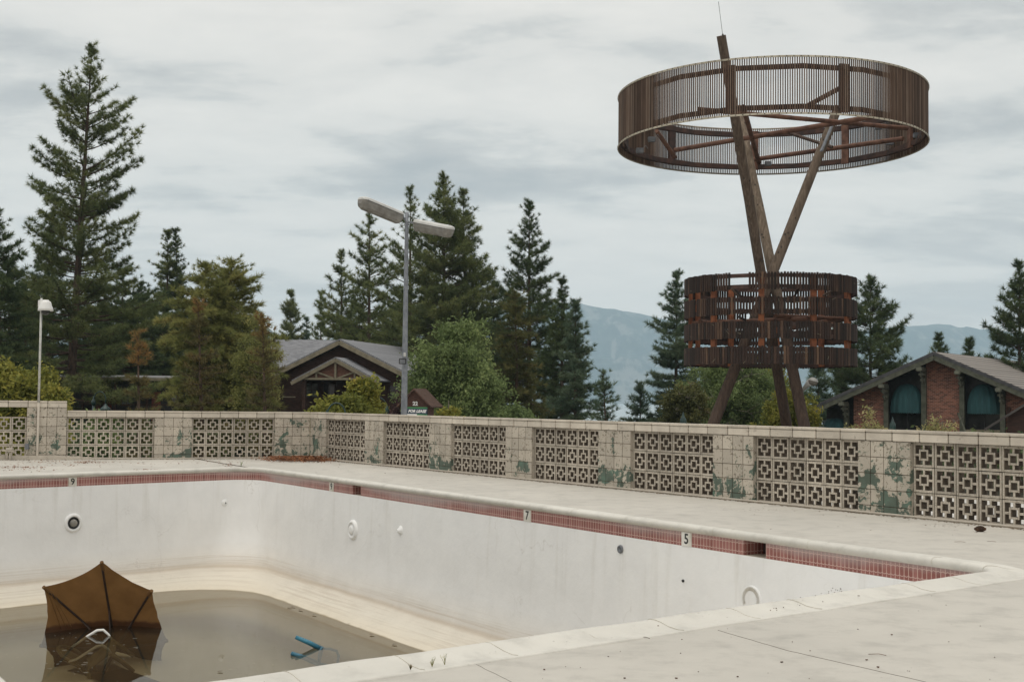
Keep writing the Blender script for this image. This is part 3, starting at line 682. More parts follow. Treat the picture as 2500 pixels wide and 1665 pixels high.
# ------------------------------------------------------------ timber tower with slatted rings
S = 2.2
RC = Vector((4.0677*S, 44, 0)); RR_ = 2.3948*S; ZB = EYE+4.0479*S; ZT = EYE+4.8738*S
tower = empty('timber_tower', (RC.x, RC.y, GZ), 'tall timber pole tower with a wide slatted ring on top and a slatted drum below', 'tower')
rt_ = random.Random(11)
def slat_ring(mb, R, z0, z1, n, w, th, mi=0, skip=None, jit=.0, zj=.01):
    for k in range(n):
        a = 2*pi*k/n
        if skip and skip(a): continue
        mb.tint = rt_.random()**1.2; jz = rt_.uniform(-zj, zj); ja = rt_.uniform(-jit, jit)
        c = RC+Vector((R*cos(a), R*sin(a), (z0+z1)/2+jz)); M3 = Matrix.Rotation(a, 3, 'Z') @ Matrix.Rotation(ja, 3, 'X')
        mb.box(c, (th, w, z1-z0), M3, mi)
def hoop(mb, R, z, h, th, n=96, mi=0, a0=0, a1=2*pi):
    full = abs(a1-a0-2*pi) < 1e-6; vs = []; m = n if full else n+1
    for k in range(m):
        a = a0+(a1-a0)*k/n
        for r, zz in ((R, z), (R, z+h), (R+th, z+h), (R+th, z)): vs.append(RC+Vector((r*cos(a), r*sin(a), zz)))
    fs = []
    for k in range(n):
        b = ((k+1) % m)*4; c = k*4
        for j in range(4): fs.append((c+j, c+(j+1) % 4, b+(j+1) % 4, b+j))
    mb.add(vs, fs, mi)
# upper ring
mb = MB(); slat_ring(mb, RR_, ZB+.02, ZT-.02, 452, .034, .032, zj=.006); mb.tint = .5; ur = mb.build('ring_slats', MT['slat'], tower)
for z in (ZB-.01, ZT-.045):
    mb = MB(); hoop(mb, RR_+.022, z, .055, .022)
    for k in range(150):
        a = 2*pi*k/150; c = RC+Vector(((RR_+.047)*cos(a), (RR_+.047)*sin(a), z+.028)); mb.box(c, (.014, .028, .028), Matrix.Rotation(a, 3, 'Z'), 1)
    mb.build('ring_rim', [MT['cream'], MT['bolt']], tower)
for z, h in ((ZB+.19, .17), (ZT-.36, .17)):
    mb = MB(); hoop(mb, RR_-.17, z, h, .012, 16); hoop(mb, RR_-.10, z, h*.25, .07, 64); mb.build('ring_rail', MT['rust_dark'], tower)
PA = [radians(x) for x in (245, 285, 325, 5, 45, 85, 125, 165, 205)]
for i, a in enumerate(PA):
    c = RC+Vector(((RR_-.20)*cos(a), (RR_-.20)*sin(a), (ZB+ZT)/2)); mb = MB(); mb.box(c, (.10, .29, ZT-ZB-.30), Matrix.Rotation(a, 3, 'Z')); mb.build('ring_post', MT['rust'] if i in (3, 4, 5) else MT['rust_dark'], tower)
def tz(x, y, z): return onz(x, y, z)
zp = ZB+.42
for (x0, y0), (x1, y1), r in (((1648, 367), (2140, 284), .085), ((1840, 390), (2205, 339), .085), ((1690, 262), (2215, 314), .075), ((1815, 262), (1852, 400), .085)):
    a = tz(x0, y0, zp); b = tz(x1, y1, zp)
    for q in (a, b):
        v = Vector((q.x-RC.x, q.y-RC.y, 0))
        if v.length > RR_-.25: v = v.normalized()*(RR_-.25); q.x = RC.x+v.x; q.y = RC.y+v.y
    mb = MB(); mb.tube([a, b], r, 14); d = (b-a)
    for f in (.12, .5, .86): mb.tube([a+d*f, a+d*(f+.004)], r*1.08, 14)
    mb.build('rusty_pipe', MT['rust'], tower, smooth=False)
# raking braces
for (p0, Y0), (p1, Y1), r, m in ((((1603, 320), 45.2), ((1648, 385), 46.8), .08, 'rust'), (((1925, 325), 47.0), ((2032, 360), 45.6), .06, 'oldwood'), (((1965, 262), 44.5), ((2058, 212), 43.4), .09, 'rust_dark')):
    mb = MB(); mb.tube([ony(*p0, Y0), ony(*p1, Y1)], r, 8); mb.build('brace', MT[m], tower)
for x, y, Y in ((1591, 341, 43.0), (1562, 368, 43.6), (1875, 400, 48.3), (2203, 352, 46.0), (2239, 331, 43.5), (2170, 315, 46.6)):
    p = ony(x, y, Y); v = Vector((p.x-RC.x, p.y-RC.y, 0)); 
    if v.length > RR_-.2: v = v.normalized()*(RR_-.2); p = Vector((RC.x+v.x, RC.y+v.y, p.z))
    mb = MB(); mb.bevbox(p, (.26, .16, .17), .02); mb.bevbox(p+Vector((-.03, -.09, -.03)), (.16, .05, .11), .01); mb.tube([p+Vector((.1, .05, .08)), p+Vector((.22, .1, .2)), p+Vector((.3, .15, .1))], .008, 5)
    mb.build('floodlight', MT['greybox'], tower)
# poles: (upper pixel, depth) and waist (pixel, depth), carried on to the ground
def pole(p0, Y0, p1, Y1, rad, name, z_end=GZ, mat='oldwood', bl=1.0):
    a = ony(*p0, Y0); b = ony(*p1, Y1); d = (b-a)/(b.z-a.z); e = a+d*(z_end-a.z)
    L = (e-a).length; nseg = 14; pts = [a.lerp(e, k/nseg)+Vector((rt_.uniform(-.006, .006), rt_.uniform(-.006, .006), 0)) for k in range(nseg+1)]
    mb = MB(); mb.tube(pts, [rad*(.88+.24*k/nseg) for k in range(nseg+1)], 14, wob=.04)
    for k in range(26):
        f = rt_.random(); p = a.lerp(e, f); an = rt_.uniform(pi, 2*pi); q = p+Vector((cos(an), sin(an), 0))*rad*(.86+.24*f); mb.box(q, (.045, .045, .06), Matrix.Rotation(an, 3, 'Z'), 1)
    o = mb.build(name, [MT[mat], MT['bolt']], tower, smooth=False); o['bleach'] = bl; return o, a, e
_, ptop, e1 = pole((1761, 88), 41.6, (1862, 690), 43.95, .175, 'timber_pole', bl=.35)
_, _, e2 = pole((1802, 262), 46.2, (1893, 700), 44.2, .18, 'timber_pole')
_, _, e3 = pole((2046, 262), 44.4, (1881, 680), 43.8, .18, 'timber_pole', bl=.7)
# steel splice plates on the right pole below the ring
mb = MB(); a = ony(2028, 300, 44.1); b = ony(1998, 372, 43.95); mb.bar(a+Vector((.06, -.17, 0)), b+Vector((.06, -.17, 0)), .14, .05); mb.build('splice_plate', MT['galv'], tower)
mb = MB(); q = ony(1754, 5, 41.5); mb.tube([ptop+Vector((.06, 0, -.1)), q], .008, 6); mb.build('antenna', MT['darktop'], tower)
# lower drum in four tiers
R2 = 2.93; tiers = [(5.09, 5.63), (4.28, 4.84), (3.49, 4.03), (2.66, 3.21)]
def sk1(a):
    d = degrees(a) % 360; return 233 < d < 244.5
for i, (z0, z1) in enumerate(tiers):
    mb = MB(); slat_ring(mb, R2, z0-.015, z1+.015, 180, .068 if i < 2 else .080, .035, zj=.014, jit=.014, skip=sk1 if i == 0 else (lambda a: rt_.random() < .02)); mb.tint = .5
    mb.build('drum_slats', MT['slat_dark'], tower)
    mb = MB()
    for z, h in ((z0+.025, .13), (z1-.155, .13)): hoop(mb, R2-.065, z, h, .045, 64)
    mb.build('drum_rail', MT['rust_dark'], tower)
for i, a in enumerate([radians(x) for x in (217, 253, 289, 325, 1, 37, 73, 109, 145, 181)]):
    c = RC+Vector(((R2-.17)*cos(a), (R2-.17)*sin(a), (2.7+5.6)/2)); mb = MB(); mb.box(c, (.11, .19, 5.6-2.7), Matrix.Rotation(a, 3, 'Z')); mb.build('drum_post', MT['rust_bright'], tower)
for (a0, a1, z) in ((185, 285, 4.10), (262, 345, 4.22), (300, 60, 4.08), (200, 100, 4.12), (120, 20, 4.15)):
    p = RC+Vector(((R2-.22)*cos(radians(a0)), (R2-.22)*sin(radians(a0)), z)); q = RC+Vector(((R2-.22)*cos(radians(a1)), (R2-.22)*sin(radians(a1)), z+.04)); mb = MB(); mb.tube([p, q], .075, 12); mb.build('rusty_pipe', MT['rust'], tower)
for k, (a, b) in enumerate((((1727, 680), (1752, 705)), ((1786, 704), (1803, 724)), ((1725, 712), (1741, 726)), ((1800, 772), (1820, 782)), ((2010, 722), (2040, 704)), ((1955, 690), (1935, 735)), ((1810, 725), (1790, 700)))):
    mb = MB(); Y = 41.2 if k % 2 else 42.6; mb.bar(ony(*a, Y), ony(*b, Y+.4), .05, .06); mb.build('fallen_slat', MT['slat_dark'] if k not in (1, 4) else MT['oldwood'], tower)
for k in range(26):       # splinters of loose slats
    if k == 0: mb = MB()
    a = rt_.uniform(pi, 2*pi); z0, z1 = rt_.choice(tiers); p = RC+Vector(((R2+.03)*cos(a), (R2+.03)*sin(a), rt_.uniform(z0, z1))); mb.bar(p, p+Vector((rt_.uniform(-.15, .15), -.03, rt_.uniform(-.12, .12))), .008, .008)
tag(mb.build('splinters', MT['tan'], tower), kind='stuff')
# lamp bracket on the right leg
la = ony(1955, 957, 44.0); lb = ony(1978, 932, 43.3)
tl_ = empty('leg_lamp', la, 'small pale bracket lamp sticking out from the right leg of the tower', 'lamp')
mb = MB(); mb.tube([la, la.lerp(lb, .7), lb], [.05, .09, .12], 12); mb.build('arm', MT['lampgrey'], tl_, smooth=True)
mb = MB(); Rt = Matrix.Rotation(radians(15), 3, 'Y'); mb.lathe([(.001, .13), (.10, .11), (.16, .05), (.17, .0)], lb+Vector((.1, 0, .02)), 20, 0, Rt); mb.build('lamp_cap', MT['lampgrey'], tl_, smooth=True)
mb = MB(); mb.lathe([(.165, .0), (.16, -.06), (.12, -.13), (.001, -.16)], lb+Vector((.1, 0, .02)), 20, 0, Rt); mb.build('lamp_globe', MT['lens'], tl_, smooth=True)
# retaining kerb below the block wall
mb = MB()
for d, nn, a, b in ((dR, inR, 0, 27), (dL, inL, 0, 22)):
    c = K+d*((a+b)/2)+nn*.13+Vector((0, 0, -.61)); mb.box(c, (b-a, .26, 1.2), Matrix((d, nn, Vector((0, 0, 1)))).transposed())
tag(mb.build('kerb', MT['block']), kind='structure')
# ------------------------------------------------------------ sunken parasol
WZ = -2.1
hub = Vector((-6.05, 19.75, -2.52))
def um(px, py, Y): return ony(px, py, Y)
rim = [um(249, 1371, 18.75), um(371, 1441, 18.95), um(409, 1563, 19.3), None, None, None, um(99, 1575, 18.75), um(107, 1432, 18.6)]
rim[3] = um(395, 1690, 19.4); rim[4] = um(262, 1720, 19.3); rim[5] = um(128, 1700, 18.9)
for i in (3, 4, 5): rim[i].z = max(rim[i].z, -2.64)
par = empty('sunken_parasol', hub, 'brown canvas parasol lying on its side half sunk in the pool water', 'parasol')
mb = MB(); NSEG = 10; cvec = (hub-(rim[0]+rim[7]+rim[1])/3).normalized()
for i in range(8):
    a, b = rim[i], rim[(i+1) % 8]
    if (a.z < -2.55 and b.z < -2.55): continue
    mid = (a+b)/2; outw = Vector((0, 1, 0))
    vs = []; idx = {}
    for r in range(NSEG+1):
        f = r/NSEG
        for c_ in range(NSEG+1):
            g = c_/NSEG; e = a.lerp(b, g); bow = 4*g*(1-g)
            p = hub.lerp(e, f); p += (hub-mid).normalized()*(bow*f*f*.075) + outw*(bow*f*.05)
            p += outw*(.014*sin(g*19+i)+.010*sin(g*37+2*i+f*3))*f*(1-g)*g*4+Vector((0, .012*sin(p.x*9+p.z*14), 0))
            idx[(r, c_)] = len(vs); vs.append(p)
    fs = [(idx[(r, c_)], idx[(r, c_+1)], idx[(r+1, c_+1)], idx[(r+1, c_)]) for r in range(NSEG) for c_ in range(NSEG)]
    mb.add(vs, fs)
cano = mb.build('canopy', MT['fabric'], par, smooth=True)
for i in (0, 1, 2, 6, 7, 3, 5):
    mb = MB(); d = (hub-rim[i]); side = Vector((0, -.03, 0)); mb.tube([rim[i]+d*.08+side, hub+side], .017, 8); mb.build('rib', MT['darkwood'], par)
    mb = MB(); mb.tube([rim[i]+side*.5, rim[i]+d*.09+side*.5], .028, 8); mb.build('rib_pocket', MT['fabric'], cano)
st = Vector((hub.x+.15, hub.y-.75, hub.z+.12))
for i in (0, 1, 7, 2): mb = MB(); mb.tube([rim[i].lerp(hub, .52)+Vector((0, -.035, 0)), st], .011, 6); mb.build('strut', MT['darkwood'], par)
mb = MB(); mb.tube([hub+Vector((-.02, .02, 0)), Vector((hub.x+.35, hub.y-1.7, -2.5))], .024, 10); mb.build('pole', MT['darkwood'], par)
for k, (a, b) in enumerate((((118, 1446), (150, 1534)), ((124, 1446), (164, 1536)), ((132, 1452), (178, 1536)))):
    mb = MB(); mb.tube([ony(*a, 18.62), ony(*b, 18.95)], .006, 5); mb.build('cord', MT['fabric'], par)
# ------------------------------------------------------------ plastic chairs in the water
def chair(mat, name, label, MW, under=None):
    root = empty(name, MW.translation, label, 'chair')
    def put(mb, nm, sm=True, m2=None):
        o = mb.build(nm, MT[m2 or mat], None, smooth=sm); o.parent = root; o.matrix_parent_inverse = WM(root).inverted(); o.matrix_basis = MW; return o
    # local: x forward, y left, z up; seat at .42
    mb = MB(); n = 8; vs = []
    for i in range(n+1):
        for j in range(n+1):
            x = -.21+.45*i/n; y = (-.24+.48*j/n)*(1-.1*(1-i/n)); vs.append((x, y, .42-.02*sin(pi*j/n)+(.0 if i < n else -.03)))
    fs = [(i*(n+1)+j, i*(n+1)+j+1, (i+1)*(n+1)+j+1, (i+1)*(n+1)+j) for i in range(n) for j in range(n)]
    mb.add(vs, fs); mb.add([(x, y, z-.012) for x, y, z in vs], fs); mb.tube([vs[n*(n+1)+j] for j in range(n+1)], .014, 8); put(mb, 'seat', m2=under)
    mb = MB(); arc = [(-.22-.13*(sin(pi*k/14)), -.25*cos(pi*k/14)*(1), .44+.44*sin(pi*k/14)**.6) for k in range(15)]
    mb.tube(arc, .020, 8)
    for k in range(-4, 5):
        y = k*.05; h = .44+.44*(1-(y/.25)**2)**.3; mb.bar((-.215, y, .43), (-.345, y, h-.01), .022, .008, up=(1, 0, 0))
    put(mb, 'backrest', m2=under)
    for s in (-1, 1):
        mb = MB(); pts = [(-.29, s*.23, .70), (-.18, s*.285, .675), (0, s*.30, .66), (.14, s*.295, .645), (.21, s*.28, .60), (.225, s*.265, .50), (.215, s*.245, .41)]
        mb.tube(pts, [.014, .017, .020, .021, .020, .018, .016], 8); put(mb, 'armrest')
    for sx, sy in ((1, 1), (1, -1), (-1, 1), (-1, -1)):
        mb = MB(); x0 = .20 if sx > 0 else -.20; mb.tube([(x0, sy*.235, .42), (x0+sx*.05, sy*.255, .2), (x0+sx*.08, sy*.27, 0)], [.036, .034, .028], 6); put(mb, 'leg', m2=under)
    return root
def orient(fwd, up, at, ref):
    f = Vector(fwd).normalized(); u = Vector(up); u = (u-f*u.dot(f)).normalized(); l = u.cross(f); m = basis(f, l, u, (0, 0, 0)); off = m.to_3x3() @ Vector(ref); m.translation = Vector(at)-off; return m
pc = onz(206, 1560, WZ)
chair('white', 'plastic_chair', 'white plastic armchair on its back, only armrests above the water by the parasol', orient((.78, .10, .62), (-.58, -.35, .74), onz(146, 1564, WZ)+Vector((0, 0, -.11)), (-.33, 0, .86)), 'murkyplastic')
pc = onz(745, 1590, WZ)
chair('blueplastic', 'plastic_chair', 'blue plastic chair under the water with its legs poking out', orient((.25, -.2, .95), (.95, .1, -.2), onz(716, 1590, WZ)+Vector((0, 0, .09)), (.28, 0, 0)))
# ------------------------------------------------------------ double headed street lamp
YL = 38.0
top = ony(997, 519, YL); base = ony(986.5, 1009, YL); bx, by = base.x, base.y; top.x = bx; top.y = by
lp = empty('street_lamp', (bx, by, GZ), 'tall grey pole with two long fluorescent lamp heads', 'street lamp')
mb = MB(); H = top.z-GZ; mb.tube([(bx, by, GZ+H*k/12) for k in range(13)], [.112-.062*k/12 for k in range(13)], 16); mb.build('pole', MT['galv'], lp, smooth=True)
def head(a, b, label):
    a = Vector(a); b = Vector(b); d = (b-a); L = d.length; d.normalize(); side = d.cross(Vector((0, 0, 1))).normalized(); up = side.cross(d)
    hd = MB(); n = 12
    def sect(x, w, h0, prof):
        return [a+d*x+side*(w*px_)+up*(h0*pz) for px_, pz in prof]
    P1 = [(-1, 0), (-.95, .5), (-.75, .85), (-.4, 1), (.4, 1), (.75, .85), (.95, .5), (1, 0), (1, -.12), (-1, -.12)]
    P2 = [(-.93, -.1), (-.90, -.9), (-.72, -1.7), (-.4, -2.1), (.4, -2.1), (.72, -1.7), (.90, -.9), (.93, -.1)]
    P2 = [(a_, b_*1.28) for a_, b_ in P2]
    for P, nm, mt in ((P1, 'housing', 'lampgrey'), (P2, 'lens', 'lens')):
        mb = MB(); R = []
        for x, s in ((0, .45), (.03, .8), (.09, 1), (L*.5, 1), (L-.16, 1), (L-.06, .86), (L, .5)): R.append(sect(x, .205*s, .10*(s if nm == 'housing' else s*1.0), P))
        n = len(P); vs = [p for r in R for p in r]; fs = [(i*n+k, i*n+(k+1) % n, (i+1)*n+(k+1) % n, (i+1)*n+k) for i in range(len(R)-1) for k in range(n)]
        fs += [tuple(range(n)), tuple((len(R)-1)*n+k for k in range(n))]; mb.add(vs, fs)
        o = mb.build(nm, MT[mt], None, smooth=False)
        if nm == 'housing': hdo = tag(o, None); o.name = 'lamp_head'; o.parent = lp; o.matrix_parent_inverse = WM(lp).inverted(); o['label'] = label
        else: o.name = 'lens'; o.parent = hdo; o.matrix_parent_inverse = Matrix.Identity(4)
    mb = MB(); mb.tube([a+d*.06+side*.19-up*.012, a+d*(L-.12)+side*.195-up*.012], .010, 5); mb.tube([a+d*.06-side*.19-up*.012, a+d*(L-.12)-side*.195-up*.012], .010, 5); mb.build('seal', MT['darktop'], hdo)
    mb = MB(); mb.tube([a+d*.12-up*.09, b-d*.12-up*.09], .02, 8); o = mb.build('tube', MT['white'], hdo)
    return a
l0 = ony(978, 527, YL-.10); l1 = ony(880, 486, YL-1.45)
r0 = ony(1016, 543, YL-.35); r1 = ony(1104, 560, YL-1.25)
head(l0, l1, 'left lamp head, longer looking'); head(r0, r1, 'right lamp head pointing right')
mb = MB(); J = top+Vector((0, 0, -.30)); mb.tube([J, l0+Vector((.08, 0, -.03)), l0.lerp(l1, .1)], .03, 8); mb.tube([J, r0.lerp(r1, .1)], .03, 8)
for q in (l0, r0): mb.tube([top+Vector((0, 0, -.04)), q.lerp(top, .4)+Vector((0, 0, .05)), q+Vector((0, 0, .04))], .007, 5); mb.tube([top+Vector((0, 0, -.12)), q+Vector((0, -.05, .03))], .006, 5)
mb.build('lamp_arm', MT['galv'], lp)
f = ony(983, 882, YL-.22); mb = MB(); mb.bevbox(f, (.22, .07, .17), .01, Matrix.Rotation(radians(8), 3, 'Z')); fl = mb.build('floodlight', MT['black'], lp)
mb = MB(); mb.box(f+Vector((.0, -.038, -.005)), (.16, .01, .115), Matrix.Rotation(radians(8), 3, 'Z')); mb.build('glass', MT['greybox'], fl)
mb = MB(); mb.bevbox(ony(988, 866, YL-.12), (.07, .07, .12), .008); mb.build('sensor', MT['lampgrey'], lp)
# ------------------------------------------------------------ green gooseneck lamps
def goose(px, Y, ztop, side, label, shade=True):
    b = ony(px, 1000, Y); x = b.x; root = empty('gooseneck_lamp', (x, Y, GZ), label, 'gooseneck lamp', 'dark green gooseneck lamps beyond the wall')
    mb = MB(); zt = ztop; mb.tube([(x, Y, GZ), (x, Y, zt-.25)], .05, 10); mb.lathe([(.05, zt-.35), (.085, zt-.33), (.085, zt-.18), (.05, zt-.12), (.02, zt-.02), (.001, zt+.04)], (x, Y, 0), 14); mb.build('post', MT['green_metal'], root, smooth=True)
    if shade is not None:
        r = .24; cx = x+side*(r+.02); mb = MB(); mb.tube([(cx-side*r*cos(t), Y-.02, zt-.12+r*1.35*sin(t)) for t in [pi*k/14 for k in range(15)]]+[(cx+side*r, Y-.02, zt-.3)], .02, 8); mb.build('arm', MT['green_metal'], root, smooth=True)
        mb = MB(); mb.lathe([(.03, .0), (.05, -.06), (.10, -.12), (.20, -.20), (.235, -.30), (.225, -.30), (.001, -.22)], (cx+side*r, Y-.02, zt-.28), 18); mb.build('shade', MT['green_metal'], root, smooth=True)
def zat(px, py, Y): return ony(px, py, Y).z
goose(798, 34, zat(798, 1002, 34), 1, 'dark green gooseneck lamp whose hook curls right in front of the brown lodge porch')
goose(944, 46, zat(944, 985, 46), -1, 'dark green gooseneck lamp just left of the tall grey street lamp')
goose(228, 52, zat(228, 968, 52), 1, 'dark green gooseneck lamp in front of the long low building')
goose(1668, 34, zat(1668, 1008, 34), 1, 'dark green lamp finial at the left foot of the timber tower', None)
goose(2179, 36, zat(2179, 1020, 36), 1, 'dark green lamp finial before the right brick house', None)
MT['grit'] = noisy('grit', (.10, .075, .05), (.26, .20, .14), 7, .95, world=True)
def noise_ok(s, r): return r.random() < .35+.65*(sin(s*1.3)+sin(s*3.1+1)+sin(s*7.7)+3)/6
# ------------------------------------------------------------ leaf and needle litter on the deck
def litter(name, spots, mat, label, kind='stuff'):
    mb = MB(); r = random.Random(hash(name) % 97 if False else 5)
    for (cx, cy, sx, sy, n, sz, hz) in spots:
        for k in range(n):
            p = onz(cx+r.gauss(0, sx), cy+abs(r.gauss(0, sy)) if hz else cy+r.gauss(0, sy), 0)
            if (p-K).dot(inR) > -.05 or (p-K).dot(inL) > -.05: continue
            if nF.dot(p) < 21.44+.33 and nR.dot(p) < 9.25+.33: continue
            a = r.uniform(0, pi); L = sz*r.uniform(.5, 1.4); w = L*r.uniform(.10, .5); z = .006+(r.random()*hz)
            R3 = Matrix.Rotation(a, 3, 'Z') @ Matrix.Rotation(r.uniform(-.5, .5), 3, 'X') @ Matrix.Rotation(r.uniform(-.3, .3)*(2 if hz else 1), 3, 'Y')
            vs = [R3 @ Vector(v) for v in ((-L/2, 0, 0), (0, -w/2, .002), (L/2, 0, .004), (0, w/2, .003))]
            mb.add([v+Vector((p.x, p.y, z)) for v in vs], [(0, 1, 2, 3)])
    return tag(mb.build(name, MT[mat]), label, None, None, kind)
litter('needle_pile', [(735, 1122, 38, 3.0, 2600, .07, .09), (690, 1121, 26, 2.0, 900, .06, .07), (790, 1124, 22, 2, 500, .05, .035)], 'litter', 'pile of rusty pine needles in the wall corner')
litter('fallen_needles', [(90, 1135, 120, 6, 110, .06, 0), (215, 1129, 26, 1.6, 260, .04, 0), (40, 1141, 36, 1.6, 150, .05, 0), (60, 1147, 60, 2, 60, .05, 0), (340, 1128, 90, 5, 60, .05, 0), (500, 1125, 90, 6, 50, .05, 0), (545, 1132, 26, 4, 60, .04, 0), (350, 1147, 16, .6, 40, .04, 0), (560, 1137, 6, 3, 40, .05, 0), (100, 1128, 30, 2, 60, .05, 0)], 'litter', 'dry brown needles scattered on the far deck')
litter('leaf_litter', [(900, 1142, 60, 6, 30, .035, 0), (1100, 1160, 120, 12, 24, .03, 0), (2000, 1250, 200, 20, 30, .03, 0), (1860, 1245, 60, 3, 90, .02, 0), (2250, 1290, 120, 20, 26, .03, 0), (2330, 1283, 40, 3, 60, .02, 0)], 'litter_dark', 'small dead leaves along the foot of the wall')
# crumbs on the near deck and coping
mb = MB(); r = random.Random(9)
for k in range(60):
    px, py = r.uniform(1150, 2500), r.uniform(1430, 1665)
    p = onz(px, py, 0)
    if nN.dot(p) > 5.62 and nR.dot(p) < 9.6: continue
    z = .004 if nN.dot(p) < 5.3 else .030; L = r.choice((.0025, .003, .004, .005, .008)); 
    mb.box((p.x, p.y, z), (L*r.uniform(.8, 2), L, L*.5), Matrix.Rotation(r.uniform(0, 3), 3, 'Z'))
for (x, y, L) in ((1810, 1520, 0), (2120, 1596, .09), (1560, 1555, .06), (1480, 1553, .05), (2330, 1322, .10), (2410, 1321, .08)):
    if not L: continue
    p = onz(x, y, .004); mb.tube([p, p+Vector((L*.6, -.01, .004)), p+Vector((L, -.03, 0))], .0016, 4)
for k in range(120):
    px = r.uniform(1880, 2060); t_ = (px-1880)/180; p = onz(px, 1482-t_*38+r.gauss(0, 4), .02); mb.box((p.x, p.y, .022), (.006, .004, .004), Matrix.Rotation(r.uniform(0, 3), 3, 'Z'))
tag(mb.build('debris', MT['litter_dark']), 'tiny twigs and crumbs on the near deck', None, None, 'stuff')
mb = MB(); r = random.Random(21)
for k in range(150):       # straws and flecks on the water
    p = onz(r.uniform(0, 900), r.uniform(1500, 1665), WZ+.004); wv = p
    if 9.25-nR.dot(wv) < .7 or 21.44-nF.dot(wv) < 1.2 or nN.dot(wv) < 5.61+.7: continue
    L = r.choice((.012, .02, .03, .06)); a = r.uniform(-.6, .6); mb.box(p, (L, .004, .002), Matrix.Rotation(a, 3, 'Z'))
tag(mb.build('floating_straw', MT['coping_joint']), 'pale straws and flecks drifting on the pool water', None, None, 'stuff')
# dead leaves stuck on the sloped pool side and afloat
mb = MB()
for (x, y) in ((706, 1482), (734, 1488), (767, 1500), (855, 1521), (715, 1480), (908, 1549), (963, 1572), (537, 1638)):
    p = onz(x, y, WZ+.01); n_ = Vector((0, 0, 1)); vs = [p+Vector(v) for v in ((-.04, -.01, 0), (-.01, -.03, .004), (.04, -.005, .01), (.03, .025, .004), (-.02, .028, 0))]; mb.add(vs, [(0, 1, 2, 3, 4)])
tag(mb.build('floating_leaves', MT['litter_dark']), 'brown leaves floating on the pool water', None, None, 'stuff')
# dust and grit gathered in the angle between wall and deck
mb = MB(); r = random.Random(14)
for k in range(5200):
    d, nn = (dR, inR) if r.random() < .72 else (dL, inL); s0 = r.uniform(.3, 24 if d is dR else 10); o_ = .03+abs(r.gauss(0, .055)); p = K+d*s0-nn*o_; L = r.uniform(.008, .026)
    if noise_ok(s0, r): mb.box((p.x, p.y, .003), (L, L*.5, .005), Matrix.Rotation(r.uniform(0, 3), 3, 'Z'))
tag(mb.build('grit', MT['grit']), 'brown dust and grit along the foot of the wall', None, None, 'stuff')
# pine cone at the wall foot
pcn = onz(2392, 1291, .03); mb = MB()
for k in range(60):
    t_ = k/60; a = k*2.4; rr = .036*sin(pi*(.12+.85*t_)); c = pcn+Vector((-.06+.12*t_, 0, 0)); u = Vector((0, cos(a), sin(a))); mb.bar(c, c+u*rr+Vector((.012, 0, 0)), .022, .006, up=(1, 0, 0))
tag(mb.build('pine_cone', MT['litter_dark']), 'dark pine cone lying at the foot of the wall at far right', 'pine cone')
# weeds
def weed(px, py, n, h, name, label, z=.02, mat='pale', Y=None, sd=1):
    r = random.Random(sd); p = onz(px, py, z) if Y is None else Y; mb = MB()
    for k in range(n):
        a = r.uniform(0, 2*pi); L = h*r.uniform(.5, 1.1); sp = r.uniform(.1, .6); q = p+Vector((cos(a)*L*sp, sin(a)*L*sp, L*.9)); m_ = p.lerp(q, .5)+Vector((0, 0, L*.12)); mb.tint = r.random(); mb.tube([p, m_, q], [.0016, .0012, .0004], 3)
        for j in range(5):
            b = m_.lerp(q, j/5); d = Vector((r.uniform(-1, 1), r.uniform(-1, 1), r.uniform(0, 1)))*h*.12; mb.add([b, b+d+Vector((h*.03, 0, 0)), b+d*1.6], [(0, 1, 2)])
    return tag(mb.build(name, LF[mat] if mat in LF else MT[mat]), label, 'weed', 'small weeds growing from the concrete joints')
weed(1055, 1627, 8, .05, 'weed', 'left of two tiny dry weeds in the near coping joint', .012, 'gold', None, 1)
weed(1086, 1622, 5, .06, 'weed', 'right of two tiny dry weeds in the near coping joint', .012, 'gold', None, 2)
weed(1526, 1190, 26, .14, 'weed', 'small green weed at the foot of a wall pillar', .0, 'green', None, 3)
weed(588, 1140, 12, .12, 'weed', 'sparse weed in the far deck crack', .0, 'green', None, 4)
weed(1002, 1634, 14, .03, 'weed', 'flat brown dry sprig beside the two tiny coping weeds', .012, 'brown', None, 6)
# ------------------------------------------------------------ houses beyond the wall
class Loc:
    def __init__(s, o, rot): s.o = Vector(o); s.u = Vector((cos(rot), sin(rot), 0)); s.n = Vector((-sin(rot), cos(rot), 0))   # u right, n away
    def P(s, u, v, z): return s.o+s.u*u+s.n*v+Vector((0, 0, z))
    def px(s, x, y, v=0): # local u,z of a pixel on the plane v
        p = s.o+s.n*v; q = onplane(x, y, p.x, p.y, s.u.x, s.u.y); return (q-p).dot(s.u), q.z
    @property
    def M(s): return basis(s.u, s.n, (0, 0, 1), s.o)
def hb(root, L, name, mat, fn, label=None, parent=None):
    mb = MB(); fn(mb); o = mb.build(name, mat if isinstance(mat, list) else MT[mat]); pr = parent or root
    o.parent = pr; o.matrix_parent_inverse = WM(pr).inverted(); o.matrix_basis = L.M
    return tag(o, label)
def rfplane(mb, a, b, c, d, th=.12, mi=0):   # slab from quad, thickened downwards
    n = (Vector(b)-Vector(a)).cross(Vector(d)-Vector(a)).normalized()
    if n.z < 0: n = -n
    mb.prism([Vector(p) for p in (a, b, c, d)], -n*th, mi)
